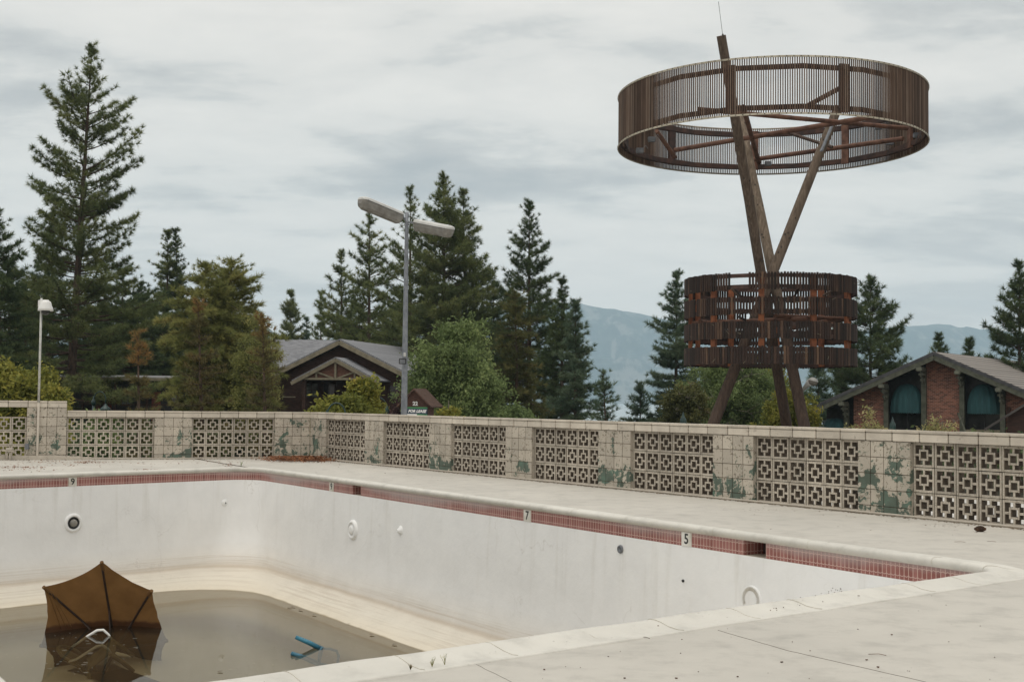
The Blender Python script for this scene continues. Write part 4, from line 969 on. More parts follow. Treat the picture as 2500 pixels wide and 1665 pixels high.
# brown lodge
pk = ony(829, 829, 80); LG = Loc((pk.x, 80, 0), radians(-14)); zk = pk.z; W_ = 5.15; sl = .47
lodge = empty('brown_lodge', (pk.x, 80, GZ), 'dark brown shingled lodge with grey roof and tan gable boards behind the street lamp', 'house')
def zr(u): return zk-abs(u)*sl
def f(mb):
    mb.prism([Vector((-W_+.4, .6, GZ)), Vector((W_-.4, .6, GZ)), Vector((W_-.4, .6, zr(W_-.4)-.25)), Vector((0, .6, zk-.3)), Vector((-W_+.4, .6, zr(W_-.4)-.25))], (0, 12.5, 0))
hb(lodge, LG, 'wall', 'brownwall', f)
def slabroof(L, root, z0, Wd, s, y0, y1, mat, th=.10, side=(-1, 1)):
    for sd in side:
        ang = atan(s)*-sd
        mb = MB(); Lr = Wd/cos(atan(s)); mb.box((sd*Lr/2, 0, 0), (Lr, y1-y0, th))
        # local x along the slope, rows need local y across: swap so the shingle rows follow the slope
        o = mb.build('roof', MT[mat]); pr = root; o.parent = pr; o.matrix_parent_inverse = WM(pr).inverted()
        Rm = Matrix.Rotation(ang*-1 if sd < 0 else atan(s), 4, 'Y'); Rm = Matrix.Rotation(atan(s)*sd, 4, 'Y')
        o.matrix_basis = L.M @ Matrix.Translation((0, (y0+y1)/2, z0)) @ Rm
    return o
MT['shingle_x'] = mk_rows('grey_shingles_side', (.16, .165, .18), (.25, .255, .27), (.09, .09, .10), .13, .18, 0)
MT['tilegrey_x'] = mk_rows('grey_brown_roof_tiles_side', (.19, .17, .155), (.27, .245, .22), (.02, .018, .018), .36, .28, 0)
slabroof(LG, lodge, zk, W_, sl, 0, 14, 'shingle_x')
for sd, nm in ((-1, 'l'), (1, 'r')):
    hb(lodge, LG, 'gable_board', 'tan', lambda mb: mb.bar((sd*-.0, -.05, zk-.20), (sd*(W_+.05), -.05, zr(W_+.05)-.20), .10, .26, up=(0, 0, 1)))
# porch gable
pu, pz = LG.px(819, 873, -1.5); hw = (LG.px(926, 934, -1.5)[0]-LG.px(713, 931, -1.5)[0])/2; pc_ = pu; ps = .50
PG = Loc(LG.P(pu, -1.5, 0), radians(-14))
por = slabroof(PG, lodge, pz, hw, ps, 0, 2.1, 'shingle_x', .08)
for sd in (-1, 1): hb(lodge, PG, 'porch_board', 'tan', lambda mb: mb.bar((0, -.04, pz-.17), (sd*(hw+.03), -.04, pz-ps*(hw+.03)-.17), .09, .22))
tb = PG.px(819, 925)[1]
def f(mb):
    mb.box((0, .06, tb), (hw*1.62, .12, .13))
    mb.box((0, .05, (tb+pz)/2-.12), (.12, .1, pz-tb-.3))
    for sd in (-1, 1):
        mb.box((sd*hw*.44, .05, (tb+pz-.44*hw*ps)/2-.1), (.10, .1, pz-.44*hw*ps-tb-.25)); mb.bar((sd*hw*.42, .05, pz-.42*hw*ps-.30), (sd*.16, .05, tb+.05), .08, .10)
hb(lodge, PG, 'truss', 'tan', f)
hb(lodge, PG, 'porch_gable_panel', 'brownpanel', lambda mb: mb.prism([Vector((-hw*.86, .14, tb)), Vector((hw*.86, .14, tb)), Vector((0, .14, pz-.14))], (0, .06, 0)))
for sd in (-1, 1): hb(lodge, PG, 'porch_post', 'brownwall', lambda mb: mb.box((sd*hw*.74, .25, (tb+GZ)/2), (.2, .2, tb-GZ)))
def window(root, L, x0, y0, x1, y1, v, glass='clearglass', frame='brownwall', cross=True, fw=.06, nm='window'):
    u0, z1 = L.px(x0, y0, v); u1, z0 = L.px(x1, y1, v); uc, zc = (u0+u1)/2, (z0+z1)/2; w, h = u1-u0, z1-z0
    def f(mb):
        mb.box((uc-w/2, v-.02, zc), (fw, .1, h+fw)); mb.box((uc+w/2, v-.02, zc), (fw, .1, h+fw)); mb.box((uc, v-.02, z1), (w, .09, fw)); mb.box((uc, v-.02, z0), (w, .12, fw))
        if cross: mb.box((uc, v-.01, zc), (w, .05, fw*.6)); mb.box((uc, v-.008, zc), (fw*.4, .04, h))
    fr = hb(root, L, nm, frame, f)
    hb(root, L, 'pane', glass, lambda mb: mb.box((uc, v+.0, zc), (w, .02, h)), parent=fr)
window(lodge, LG, 744, 935, 777, 970, .57); window(lodge, LG, 886, 934, 902, 972, .57, 'darkglass'); window(lodge, LG, 790, 936, 818, 966, .57, 'darkglass', cross=False); window(lodge, LG, 950, 940, 975, 975, .57, 'darkglass')
hb(lodge, LG, 'bench_rail', 'tan', lambda mb: mb.box((LG.px(705, 969, .3)[0], .3, LG.px(705, 969, .3)[1]), (.9, .06, .07)))
# left wing, ridge parallel to the picture
LW = Loc(LG.P(-1.2, 5.6, 0), radians(-2)); zw = ony(740, 831, 85.7).z
mb = MB(); Lr = 4.6; mb.box((-3.2, -Lr/2, 0), (6.4, Lr, .1)); o = mb.build('wing_roof', MT['shingle'], None); o.parent = lodge; o.matrix_parent_inverse = WM(lodge).inverted(); o.matrix_basis = LW.M @ Matrix.Translation((0, 0, zw)) @ Matrix.Rotation(radians(27), 4, 'X')
hb(lodge, LW, 'wing_wall', 'brownwall', lambda mb: mb.box((-3.2, 1.0, (zw-2.2+GZ)/2), (6.0, 9.0, zw-2.2-GZ)))
cu, cz = LG.px(1016, 853, 9); hb(lodge, LG, 'chimney', 'brownwall', lambda mb: (mb.box((cu, 9, cz-.9), (1.0, .9, 1.9)), mb.box((cu, 9, cz+.05), (1.1, 1.0, .08))))
hb(lodge, LG, 'roof_vent', 'white', lambda mb: mb.prism([Vector((LG.px(1000, 872, 7)[0], 7, LG.px(1000, 872, 7)[1]-.12)), Vector((LG.px(1013, 872, 7)[0], 7, LG.px(1013, 872, 7)[1]-.2)), Vector((LG.px(1012, 866, 7)[0], 7, LG.px(1012, 866, 7)[1]))], (0, .3, 0)))
MT['kioskroof'] = noisy('old_shake_roof', (.035, .02, .016), (.13, .07, .05), 9, .9, .6, (1, 6, 1))
MT['kioskwall'] = noisy('kiosk_shingle', (.05, .024, .018), (.11, .055, .04), 9, .9, .5, (1, 1, 6))
# sign kiosk
kp = ony(1011, 1000, 46); KL = Loc((kp.x, 46, 0), radians(-12)); kiosk = empty('sign_kiosk', (kp.x, 46, GZ), 'small brown shingled kiosk with number 22 right of the street lamp', 'kiosk')
ku, kz = KL.px(1013, 948); kl, kzz = KL.px(995, 981); hwk = .58
hb(kiosk, KL, 'gable_wall', 'kioskwall', lambda mb: mb.prism([Vector((ku-hwk*.86, 0, GZ+1.5)), Vector((ku+hwk*.86, 0, GZ+1.5)), Vector((ku+hwk*.86, 0, kz-.56)), Vector((ku, 0, kz-.08)), Vector((ku-hwk*.86, 0, kz-.56))], (0, .8, 0)))
for sd in (-1, 1): hb(kiosk, KL, 'roof', 'kioskroof', lambda mb: rfplane(mb, (ku, -.15, kz), (ku+sd*.68, -.12, kz-.66), (ku+sd*.68, 1.5, kz-.66), (ku, 1.5, kz), .05))
for sd in (-1, 1): hb(kiosk, KL, 'post', 'brownwall', lambda mb: mb.box((ku+sd*.42, .4, GZ+.75), (.12, .12, 1.55)))
nu, nz = KL.px(1014, 985.5); text_mesh('22', .19, 'number', MT['white'], kiosk, KL.M @ Matrix.Translation((nu, -.01, nz)) @ Matrix.Rotation(pi/2, 4, 'X'), bold=.009)
su, sz = KL.px(1018.5, 1004, -.25)
sg = empty('lease_sign', KL.P(su, -.25, GZ), 'navy and green FOR LEASE sign board below the number 22', 'sign')
hb(sg, KL, 'sign_panel', 'signblue', lambda mb: mb.box((su, -.25, sz+.0), (.76, .034, .19))); hb(sg, KL, 'green_strip', 'signgreen', lambda mb: mb.box((su, -.25, sz+.125), (.76, .03, .055)))
hb(sg, KL, 'lower_panel', 'signgreen', lambda mb: mb.box((su+.19, -.25, sz-.142), (.38, .03, .12))); hb(sg, KL, 'white_panel', 'white', lambda mb: mb.box((su-.19, -.25, sz-.142), (.376, .03, .12)))
for sd in (-1, 1): hb(sg, KL, 'post', 'brownwall', lambda mb: mb.box((su+sd*.37, -.2, (GZ+sz)/2), (.05, .05, sz-GZ+.3)))
text_mesh('FOR LEASE', .138, 'lettering', MT['white'], sg, KL.M @ Matrix.Translation((su, -.27, sz)) @ Matrix.Rotation(pi/2, 4, 'X'), bold=.007, shear=.25)
MT['greyroof'] = noisy('grey_felt_roof', (.17, .17, .17), (.27, .27, .27), 2)
# long low building at left
BL = Loc((ony(320, 930, 76).x, 76, 0), radians(1.5)); low = empty('low_building', (BL.o.x, 76, GZ), 'long low dark building with a pale flat roof edge behind the big left pine', 'building')
zf = BL.px(320, 926)[1]; x0 = BL.px(-60, 930)[0]; x1 = BL.px(640, 930)[0]
hb(low, BL, 'wall', 'black', lambda mb: mb.box(((x0+x1)/2, 3.2, (zf+GZ)/2), (x1-x0, 6, zf-GZ-.1)))
hb(low, BL, 'roof', 'greyroof', lambda mb: rfplane(mb, (x0, -.9, zf+.1), (x1, -.9, zf+.1), (x1, 7, zf+.35), (x0, 7, zf+.35), .06))
hb(low, BL, 'fascia', 'tan', lambda mb: mb.box(((x0+x1)/2, -.95, zf+.0), (x1-x0, .06, .17)))
for a, b in ((236, 246), (252, 273), (371, 392)):
    u0 = BL.px(a, 960, .15)[0]; u1 = BL.px(b, 960, .15)[0]; zt = BL.px(a, 956, .15)[1]; hb(low, BL, 'door', 'redwood', lambda mb: mb.box(((u0+u1)/2, .17, (zt+GZ)/2), (u1-u0, .08, zt-GZ)))
for a, b in ((297, 320), (416, 433), (60, 84), (120, 136), (470, 486), (520, 540)): window(low, BL, a, 962, b, 989, .17, 'curtain', 'brownpanel')
hb(low, BL, 'railing', 'brownwall', lambda mb: [mb.box(((x0+x1)/2, -.8, zf-z_), (x1-x0, .05, .06)) for z_ in (1.5, 1.9)])
for k in range(9): hb(low, BL, 'roof_post', 'brownwall', lambda mb: mb.box((x0+(x1-x0)*(k+.5)/9, -.8, (zf+GZ)/2), (.12, .12, zf-GZ-.1)))
MT['olive_light'] = noisy('olive_bracket_paint', (.12, .125, .095), (.19, .195, .15), 4, .8)
MT['greybox_dark'] = noisy('dark_grey_verge', (.05, .05, .055), (.09, .09, .095), 4)
# red brick house on the right
YB = 70; pk2 = ony(2293, 863, YB); BH = Loc((pk2.x, YB, 0), radians(-36)); zb = pk2.z
bh = empty('brick_house', (pk2.x, YB, GZ), 'red brick house with green trim, teal dome awnings and a grey tiled roof', 'house')
s2_ = (zb-BH.px(2002, 996)[1])/abs(BH.px(2002, 996)[0]); ul = BH.px(1998, 990)[0]; ur = 9.5
slp = s2_*.98
def zz(u): return zb-abs(u)*slp
for sd, wd in ((-1, -ul), (1, ur)):
    mb = MB(); Lr = wd/cos(atan(slp)); mb.box((sd*Lr/2, 0, 0), (Lr, 17, .16)); o = mb.build('roof', MT['tilegrey_x']); o.parent = bh; o.matrix_parent_inverse = WM(bh).inverted(); o.matrix_basis = BH.M @ Matrix.Translation((0, 7.6, zb)) @ Matrix.Rotation(atan(slp)*sd, 4, 'Y')
for sd, wd in ((-1, -ul), (1, ur)):
    hb(bh, BH, 'gable_board', 'olive', lambda mb: mb.bar((0, -.92, zb-.24), (sd*wd, -.92, zz(wd)-.24), .10, .30))
    hb(bh, BH, 'verge', 'greybox_dark', lambda mb: mb.bar((0, -.935, zb-.03), (sd*wd, -.935, zz(wd)-.03), .10, .17))
    hb(bh, BH, 'gable_soffit', 'olive', lambda mb: mb.bar((0, -.30, zb-.16), (sd*wd, -.30, zz(wd)-.16), 1.15, .06))
hb(bh, BH, 'back_wall', 'black', lambda mb: mb.prism([Vector((ul+.3, .5, GZ)), Vector((ur-.3, .5, GZ)), Vector((ur-.3, .5, zz(ur-.3)-.25)), Vector((0, .5, zb-.25)), Vector((ul+.3, .5, zz(ul+.3)-.25))], (0, 10, 0)))
def bx(px): return BH.px(px, 950, 0)[0]
piers = [(2084, 2161), (2261, 2347), (2454, 2560)]
for a, b in piers:
    u0, u1 = bx(a), bx(b)
    pts = [(u0, GZ), (u1, GZ), (u1, zz(u1)-.22)] + ([(0, zb-.22)] if u0 < 0 < u1 else []) + [(u0, zz(u0)-.22)]
    hb(bh, BH, 'brick_pier', 'brick', lambda mb: mb.prism([Vector((u, -.0, z)) for u, z in pts], (0, .45, 0)))
for k, px in enumerate((2068, 2165, 2257, 2350, 2449)):
    u = bx(px); w = .26
    hb(bh, BH, 'column', 'olive', lambda mb: mb.box((u, -.08, (GZ+zz(u)-.5)/2), (w, .2, zz(u)-.5-GZ)))
    def f(mb):
        z = zz(u)-.42
        mb.bevbox((u-.0, -.55, z-.10), (w*1.3, .9, .26), .05); mb.bevbox((u, -.42, z-.38), (w*1.05, .62, .32), .1); mb.bevbox((u, -.26, z-.68), (w*1.05, .36, .34), .1)
    hb(bh, BH, 'bracket', 'olive_light', f)
for (a, b, ty, by_) in ((2172, 2252, 937, 1002), (2358, 2442, 937, 1004), (2004, 2068, 1020, 1046)):
    u0, u1 = bx(a), bx(b); zt = BH.px(a, ty)[1]; z0 = BH.px(a, by_)[1]; uc = (u0+u1)/2; R_ = (u1-u0)/2; Hh = zt-z0
    hb(bh, BH, 'window_glass', 'darkglass', lambda mb: mb.box((uc, .30, (z0+GZ)/2+.2), (R_*2, .05, z0-GZ+.4)))
    mb = MB(); na, nb = 15, 8; vs = []
    for j in range(nb+1):
        ph = pi/2*j/nb
        for i in range(na+1):
            th = pi*i/na; rr = R_*(cos(ph)**.75 if j < nb else 0.0)*(1+.025*cos(i*pi)); vs.append((uc-rr*cos(th), .25-rr*.75*sin(th), z0+Hh*sin(ph)))
    fs = [(j*(na+1)+i, j*(na+1)+i+1, (j+1)*(na+1)+i+1, (j+1)*(na+1)+i) for j in range(nb) for i in range(na)]
    mb.add(vs, fs); nvs = []
    for i in range(3*na+1):
        th = pi*i/(3*na); nvs.append((uc-R_*cos(th), .25-R_*.75*sin(th), z0)); nvs.append((uc-R_*cos(th), .25-R_*.75*sin(th), z0-.10-(.05 if i % 2 else 0)))
    mb.add(nvs, [(2*i, 2*i+2, 2*i+3, 2*i+1) for i in range(3*na)])
    o = mb.build('awning', MT['teal']); o.parent = bh; o.matrix_parent_inverse = WM(bh).inverted(); o.matrix_basis = BH.M
    if by_ < 1010:
        zs = BH.px(a, 1050)[1]; hb(bh, BH, 'window_sill', 'litter_dark' if 0 else 'tan', lambda mb: mb.box((uc, .0, zs-.05), (R_*2, .3, .18)))
        hb(bh, BH, 'mullion', 'black', lambda mb: mb.box((uc, .25, (z0+zs)/2), (.05, .06, z0-zs)))
hb(bh, BH, 'leaning_plank', 'olive', lambda mb: mb.bar((bx(2344), -.4, BH.px(2344, 1008)[1]), (bx(2368), -.9, BH.px(2368, 1055)[1]), .10, .07))
hb(bh, BH, 'downpipe', 'brownwall', lambda mb: mb.box((bx(2463), -.1, 0), (.16, .12, 2.6)))
# lean-to roof at the right edge
LT = Loc(ony(2530, 1020, 55), radians(-22)); lt = empty('shed', LT.P(0, 0, 0), 'low shed with a tiled roof at the far right edge by the brick house', 'shed'); za = LT.px(2525, 1018)[1]; zc_ = LT.px(2462, 1056)[1]; ua = LT.px(2525, 1018)[0]; uc_ = LT.px(2462, 1056)[0]
hb(lt, LT, 'roof', 'tilegrey', lambda mb: rfplane(mb, (ua, 0, za), (uc_-1, 0, zc_-.7), (uc_-1, 3, zc_-.7), (ua, 3, za), .1))
hb(lt, LT, 'wall', 'brownwall', lambda mb: mb.prism([Vector((uc_, .2, GZ)), Vector((ua, .2, GZ)), Vector((ua, .2, za-.15)), Vector((uc_, .2, zc_-.1))], (0, 2.6, 0)))
# ------------------------------------------------------------ trees
def np_mesh(name, V, nper, tint, mat, parent=None, extra=None):
    """V: (n, nper, 3) separate polygons"""
    n = V.shape[0]; me = bpy.data.meshes.new(name); me.vertices.add(n*nper); me.vertices.foreach_set('co', V.reshape(-1).astype(np.float32))
    me.loops.add(n*nper); me.loops.foreach_set('vertex_index', np.arange(n*nper, dtype=np.int32)); me.polygons.add(n)
    me.polygons.foreach_set('loop_start', np.arange(0, n*nper, nper, dtype=np.int32))
    a = me.attributes.new('tint', 'FLOAT', 'POINT'); a.data.foreach_set('value', np.repeat(tint, nper).astype(np.float32))
    me.update(calc_edges=True); me.materials.append(mat); o = bpy.data.objects.new(name, me); C.objects.link(o)
    if parent is not None: o.parent = parent
    return o
def rotmats(D, rng):
    D = D/np.linalg.norm(D, axis=1, keepdims=True); r = rng.normal(size=D.shape); X = np.cross(D, r); X /= np.linalg.norm(X, axis=1, keepdims=True)+1e-9; Y = np.cross(D, X); return np.stack([X, Y, D], axis=2)
def tuft(K_, w, spread, rng):   # K_ needle blades around +z
    th = rng.uniform(0, 2*pi, K_); ph = rng.uniform(.1, 1, K_)*spread; L = rng.uniform(.7, 1.05, K_)
    d = np.stack([np.sin(ph)*np.cos(th), np.sin(ph)*np.sin(th), np.cos(ph)], 1); s = np.cross(d, rng.normal(size=(K_, 3))); s /= np.linalg.norm(s, axis=1, keepdims=True)
    root = rng.uniform(-.25, .15, K_)[:, None]*np.array([0, 0, 1.])
    return np.stack([root-s*w*.5, root+s*w*.5, root+d*L[:, None]], 1)          # K,3,3
def leafc(K_, w, rng):
    c = rng.normal(size=(K_, 3))*.45; a = rng.normal(size=(K_, 3)); a /= np.linalg.norm(a, axis=1, keepdims=True); b = np.cross(a, rng.normal(size=(K_, 3))); b /= np.linalg.norm(b, axis=1, keepdims=True)
    return np.stack([c-a*w, c+b*w*.45, c+a*w, c-b*w*.45], 1)
def inst(tmpls, P, D, Sz, tint, rng, jitter=.18):
    R = rotmats(D, rng); outV = []; outT = []; ch = rng.integers(0, len(tmpls), len(P))
    for k, T in enumerate(tmpls):
        i = np.where(ch == k)[0]
        if len(i) == 0: continue
        v = np.einsum('nij,kpj->nkpi', R[i], T)*Sz[i][:, None, None, None]+P[i][:, None, None, :]
        outV.append(v.reshape(-1, T.shape[1], 3)); outT.append(np.clip(np.repeat(tint[i], T.shape[0])+rng.normal(size=len(i)*T.shape[0])*jitter*.6, 0, 1))
    return np.concatenate(outV), np.concatenate(outT)
def limb_mesh(name, limbs, mat, parent):
    mb = MB()
    for pts, rad, n in limbs: mb.tube(pts, rad, n, cap=False)
    me = bpy.data.meshes.new(name); me.from_pydata(mb.v, [], mb.f); me.materials.append(mat); me.polygons.foreach_set('use_smooth', [True]*len(me.polygons)); me.update()
    o = bpy.data.objects.new(name, me); C.objects.link(o); o.parent = parent; return o
STY = {  # blades, blade width, spread, tuft size, e0 top, e0 bottom, curve, sub-branch factor
 'pine': dict(K=34, w=.085, sp=1.6, ts=.40, et=.75, eb=-.10, cu=.22, sub=.42, gap=.42, t_in=.38),
 'fir': dict(K=32, w=.10, sp=1.4, ts=.38, et=.55, eb=-.20, cu=.16, sub=.36, gap=.32, t_in=.2),
 'cedar': dict(K=30, w=.09, sp=1.1, ts=.38, et=.5, eb=-.05, cu=-.30, sub=.34, gap=.30, t_in=.15),
 'spruce': dict(K=26, w=.10, sp=1.2, ts=.26, et=.45, eb=-.12, cu=.05, sub=.38, gap=.24, t_in=.1)}
def conifer(name, label, xt, yt, xb, Y, hwpx, style='pine', leaf='pine', t0=.06, prof=None, dens=1.0, seed=1, tmul=1.0, group=None, bare=0, twin=None, cat='tree', Rw=5, wh=None, tip=None):
    rng = np.random.default_rng(seed); r = random.Random(seed); s = STY[style]
    top = ony(xt, yt, Y); b = ony(xb, 972, Y); base = Vector((b.x, Y, GZ)); base.x += (b.x-top.x)*(b.z-GZ)/max(.5, top.z-b.z)*1.0; H = top.z-GZ; R = hwpx*Y/FP
    root = empty(name, base, label, cat, group)
    lean = (top-base); lean.z = 0
    prof = prof or [(0, .85), (.1, .95), (.25, 1), (.45, .88), (.65, .66), (.85, .36), (.95, .18), (1, .05)]
    pt = [a for a, _ in prof]; pv = [c for _, c in prof]
    def ax(t): return np.array([lean.x*t**1.1, lean.y*t, H*t])
    limbs = [([Vector(ax(k/14)) for k in range(15)], [max(.018, (H*.0115+.04)*(1-(k/14))**.85) for k in range(15)], 9)]
    P = []; D = []; Sz = []; Tn = []
    hs = (wh or .40)/dens*(.6+.4*min(1, H/14)); nW = int(H*(1-t0)/hs); lob = [r.uniform(0, 6.28) for _ in range(5)]
    ts = s['ts']*tmul
    for w in range(nW+1):
        t = t0+(1-t0)*(w+r.uniform(-.4, .4))/nW; t = min(t, .995); nb = Rw if t < .85 else max(3, Rw-1); a0 = r.uniform(0, 6.28)
        for k in range(nb):
            az = a0+2*pi*k/nb+r.uniform(-.4, .4); m = np.interp(t, pt, pv)
            if r.random() < .10 and t < .9: continue
            side = 1+.30*sin(az*2+lob[0]+t*9)*cos(t*23+lob[1])
            L = max(.22, R*m*side*r.uniform(.66, 1.22)); 
            e = s['eb']+(s['et']-s['eb'])*t**1.6+r.uniform(-.12, .12); p0 = ax(max(0, t+r.uniform(-.5, .5)*hs/H)); cz, sz_ = cos(az), sin(az)
            n = 6; pts = []
            bend = r.uniform(-.15, .15)
            for q in range(n+1):
                f = q/n; rr = L*f; pts.append(np.array([p0[0]+cz*rr-sz_*bend*rr*f, p0[1]+sz_*rr+cz*bend*rr*f, p0[2]+L*(e*f+s['cu']*f*f*(1 if t < .8 else .5))-.10*L*f*(1-f)]))
            rb = max(.010, .012+.012*L); limbs.append(([Vector(x) for x in pts], [rb*(1-.8*q/n) for q in range(n+1)], 4))
            d = pts[-1]-pts[-2]; tb = r.random()
            def along(f): i = min(n-1, int(f*n)); g = f*n-i; return pts[i]*(1-g)+pts[i+1]*g
            cnt = max(2, int(L/s['gap']*dens)); lo = s['t_in'] if L > .8 else .15
            if t < bare: lo = .72
            for q in range(cnt+1):
                f = lo+(1-lo)*q/cnt; c = along(f); loc = pts[min(n, int(f*n)+1)]-pts[min(n-1, int(f*n))]
                P.append(c+rng.normal(size=3)*.03); D.append(loc/np.linalg.norm(loc)+np.array([0, 0, .45])+rng.normal(size=3)*.3); Sz.append(ts*r.uniform(.75, 1.15)*(.8 if t > .9 else 1)); Tn.append(tb*.6+r.random()*.4+(.0))
                sl_ = s['sub']*(L-L*f*.75)*r.uniform(.5, 1.1)
                if f < .93 and sl_ > .18:
                    for sg_ in (-1, 1):
                        if r.random() < .12: continue
                        an = az+sg_*r.uniform(.6, 1.1); m2 = max(1, int(sl_/s['gap']*1.15*dens)); e2 = e*.5+s['cu']*.9+r.uniform(-.2, .2)
                        dd = np.array([cos(an), sin(an), e2]); limbs.append(([Vector(c), Vector(c+dd*sl_*.95)], [.008+.004*sl_, .004], 3))
                        for u in range(m2):
                            g = (u+1)/m2; P.append(c+dd*sl_*g+rng.normal(size=3)*.03); D.append(dd+np.array([0, 0, .35])+rng.normal(size=3)*.3); Sz.append(ts*r.uniform(.65, 1.1)); Tn.append(tb*.6+r.random()*.4)
    for q in range(5): P.append(ax(1)-np.array([0, 0, q*.12])); D.append(np.array([0, 0, 1.])+rng.normal(size=3)*.15); Sz.append(ts*.8); Tn.append(.6)
    P = np.array(P); D = np.array(D); Sz = np.array(Sz); Tn = np.array(Tn)
    if tip is not None: Tn = np.clip(np.where(P[:, 2]/H > tip, Tn*.4+.68, Tn*.72), 0, 1)
    tm = [tuft(s['K'], s['w'], s['sp'], rng) for _ in range(5)]
    V, T = inst(tm, P, D, Sz, Tn, rng)
    limb_mesh('trunk', limbs, MT['bark'], root); cr = np_mesh('crown', V, 3, T, LF[leaf], root)
    return root, len(V)
NTRI = 0
def con(*a, **k):
    k.setdefault('group', 'conifers growing beyond the wall')
    global NTRI
    r_, n = conifer(*a, **k); NTRI += n; return r_
bigprof = [(0, .95), (.12, 1), (.25, .98), (.38, .88), (.5, .78), (.60, .70), (.72, .60), (.82, .50), (.86, .32), (.93, .20), (1, .05)]
con('pine_tree', 'tallest pine with a long bare trunk and open layered branches at left', 225, 118, 172, 75, 168, 'pine', 'pine', .10, bigprof, 1.15, 3, 1.0, bare=.0, Rw=5, wh=.56)
con('pine_tree', 'darker pine close behind the tallest left pine, its tip left of the trunk', 131, 520, 120, 92, 75, 'pine', 'dark', .05, None, 1, 5)
con('pine_tree', 'dark pine cut off by the left picture edge', -8, 520, 0, 68, 78, 'fir', 'dark', .04, [(0, 1), (.5, 1), (.75, .8), (.9, .45), (1, .1)], 1, 6)
con('pine_tree', 'small dark pine between the left edge pine and the camera pole', 62, 690, 62, 84, 62, 'fir', 'dark', .03, [(0, 1), (.4, 1), (.7, .8), (1, .1)], 1, 7)
con('pine_tree', 'thin topped pine rising behind the golden cedar on its left', 410, 566, 405, 98, 62, 'fir', 'pine', .04, [(0, 1), (.5, .95), (.75, .6), (.9, .32), (1, .12)], 1, 8)
con('pine_tree', 'slim second top beside the thin pine behind the golden cedar', 429, 566, 440, 98, 60, 'fir', 'dark', .04, [(0, 1), (.5, .9), (.75, .5), (.9, .25), (1, .1)], 1, 9)
con('pine_tree', 'low dark pine filling the gap right of the tallest pine trunk', 300, 660, 300, 88, 90, 'fir', 'dark', .03, [(0, 1), (.5, 1), (.8, .7), (1, .2)], 1, 10)
con('pine_tree', 'low dark pine filling the gap left of the tallest pine trunk', 95, 640, 95, 96, 60, 'fir', 'dark', .03, [(0, 1), (.5, 1), (.8, .7), (1, .2)], 1, 11)
con('pine_tree', 'dark pine directly behind the small orange tipped spruce', 345, 690, 345, 100, 70, 'fir', 'dark', .03, [(0, 1), (.5, 1), (.8, .7), (1, .2)], 1, 12)
con('pine_tree', 'dark pine low behind the camera pole dome', 22, 640, 22, 100, 80, 'fir', 'dark', .03, [(0, 1), (.5, 1), (.8, .7), (1, .2)], 1, 111)
con('pine_tree', 'dark pine low behind the bare lower trunk of the tallest pine', 205, 735, 205, 96, 90, 'fir', 'dark', .03, [(0, 1), (.5, 1), (.8, .7), (1, .2)], 1, 112)
con('pine_tree', 'dark pine between the orange tipped spruce and the golden cedar', 398, 720, 398, 92, 70, 'fir', 'dark', .03, [(0, 1), (.5, 1), (.8, .7), (1, .2)], 1, 113)
con('pine_tree', 'dark low pine just over the long low roof', 270, 770, 270, 90, 90, 'fir', 'dark', .03, [(0, 1), (.5, 1), (.8, .7), (1, .2)], 1, 114)
con('pine_tree', 'low pine filling the skyline over the lodge roof between the small pine and the pair', 870, 745, 870, 118, 90, 'fir', 'pine', .03, [(0, 1), (.5, 1), (.8, .7), (1, .2)], .9, 115, 1.3)
con('pine_tree', 'low dark pine behind the street lamp pole at the lodge chimney', 975, 720, 975, 112, 90, 'fir', 'pine', .03, [(0, 1), (.5, 1), (.8, .7), (1, .2)], .9, 116, 1.3)
con('spruce_tree', 'small dark spruce with an orange dead tip before the low building', 337, 818, 338, 42, 52, 'spruce', 'brown', .03, [(0, 1), (.3, .95), (.6, .55), (.85, .33), (1, .1)], 1.1, 16, .9, tip=.72)
con('spruce_tree', 'dark spruce with a browning tip before the golden cedars', 484, 745, 490, 46, 80, 'spruce', 'brown', .03, [(0, 1), (.3, .9), (.6, .55), (.85, .28), (1, .06)], 1.1, 17, .95, tip=.95)
con('spruce_tree', 'brown topped spruce just left of the lodge wall', 641, 772, 645, 44, 62, 'spruce', 'brown', .03, [(0, 1), (.3, .95), (.6, .65), (.85, .35), (1, .08)], 1.1, 18, .95, tip=.86)
con('pine_tree', 'distant small pine on the skyline left above the lodge roof', 710, 712, 710, 150, 46, 'pine', 'pine', .05, None, .9, 19, 1.7, wh=.6)
con('pine_tree', 'distant thin pine second from the left above the lodge roof', 783, 720, 783, 130, 40, 'pine', 'pine', .05, None, .8, 20, 1.4, wh=.6)
con('pine_tree', 'distant low pine between the two leftmost skyline pines', 748, 778, 748, 150, 28, 'fir', 'blue', .05, None, .8, 21, 1.4, wh=.6)
con('pine_tree', 'open branched pine above the lodge gable peak, shorter of a pair', 833, 622, 833, 112, 66, 'pine', 'pine', .05, None, .85, 22, 1.25, wh=.55)
con('pine_tree', 'open branched pine above the lodge roof, taller of a pair', 902, 523, 900, 106, 82, 'pine', 'pine', .05, None, .85, 23, 1.25, wh=.55)
con('pine_tree', 'sparse pine directly behind the street lamp head', 1002, 464, 1000, 98, 95, 'pine', 'pine', .06, [(0, 1), (.3, 1), (.55, .9), (.68, .78), (.72, .45), (.9, .2), (1, .06)], .9, 24, 1.15, wh=.6)
con('pine_tree', 'big dense pine right of the street lamp, tallest of the middle group', 1083, 432, 1085, 90, 118, 'pine', 'pine', .04, [(0, .95), (.25, 1), (.5, .86), (.7, .62), (.82, .40), (.92, .2), (1, .05)], 1.15, 25, 1.1)
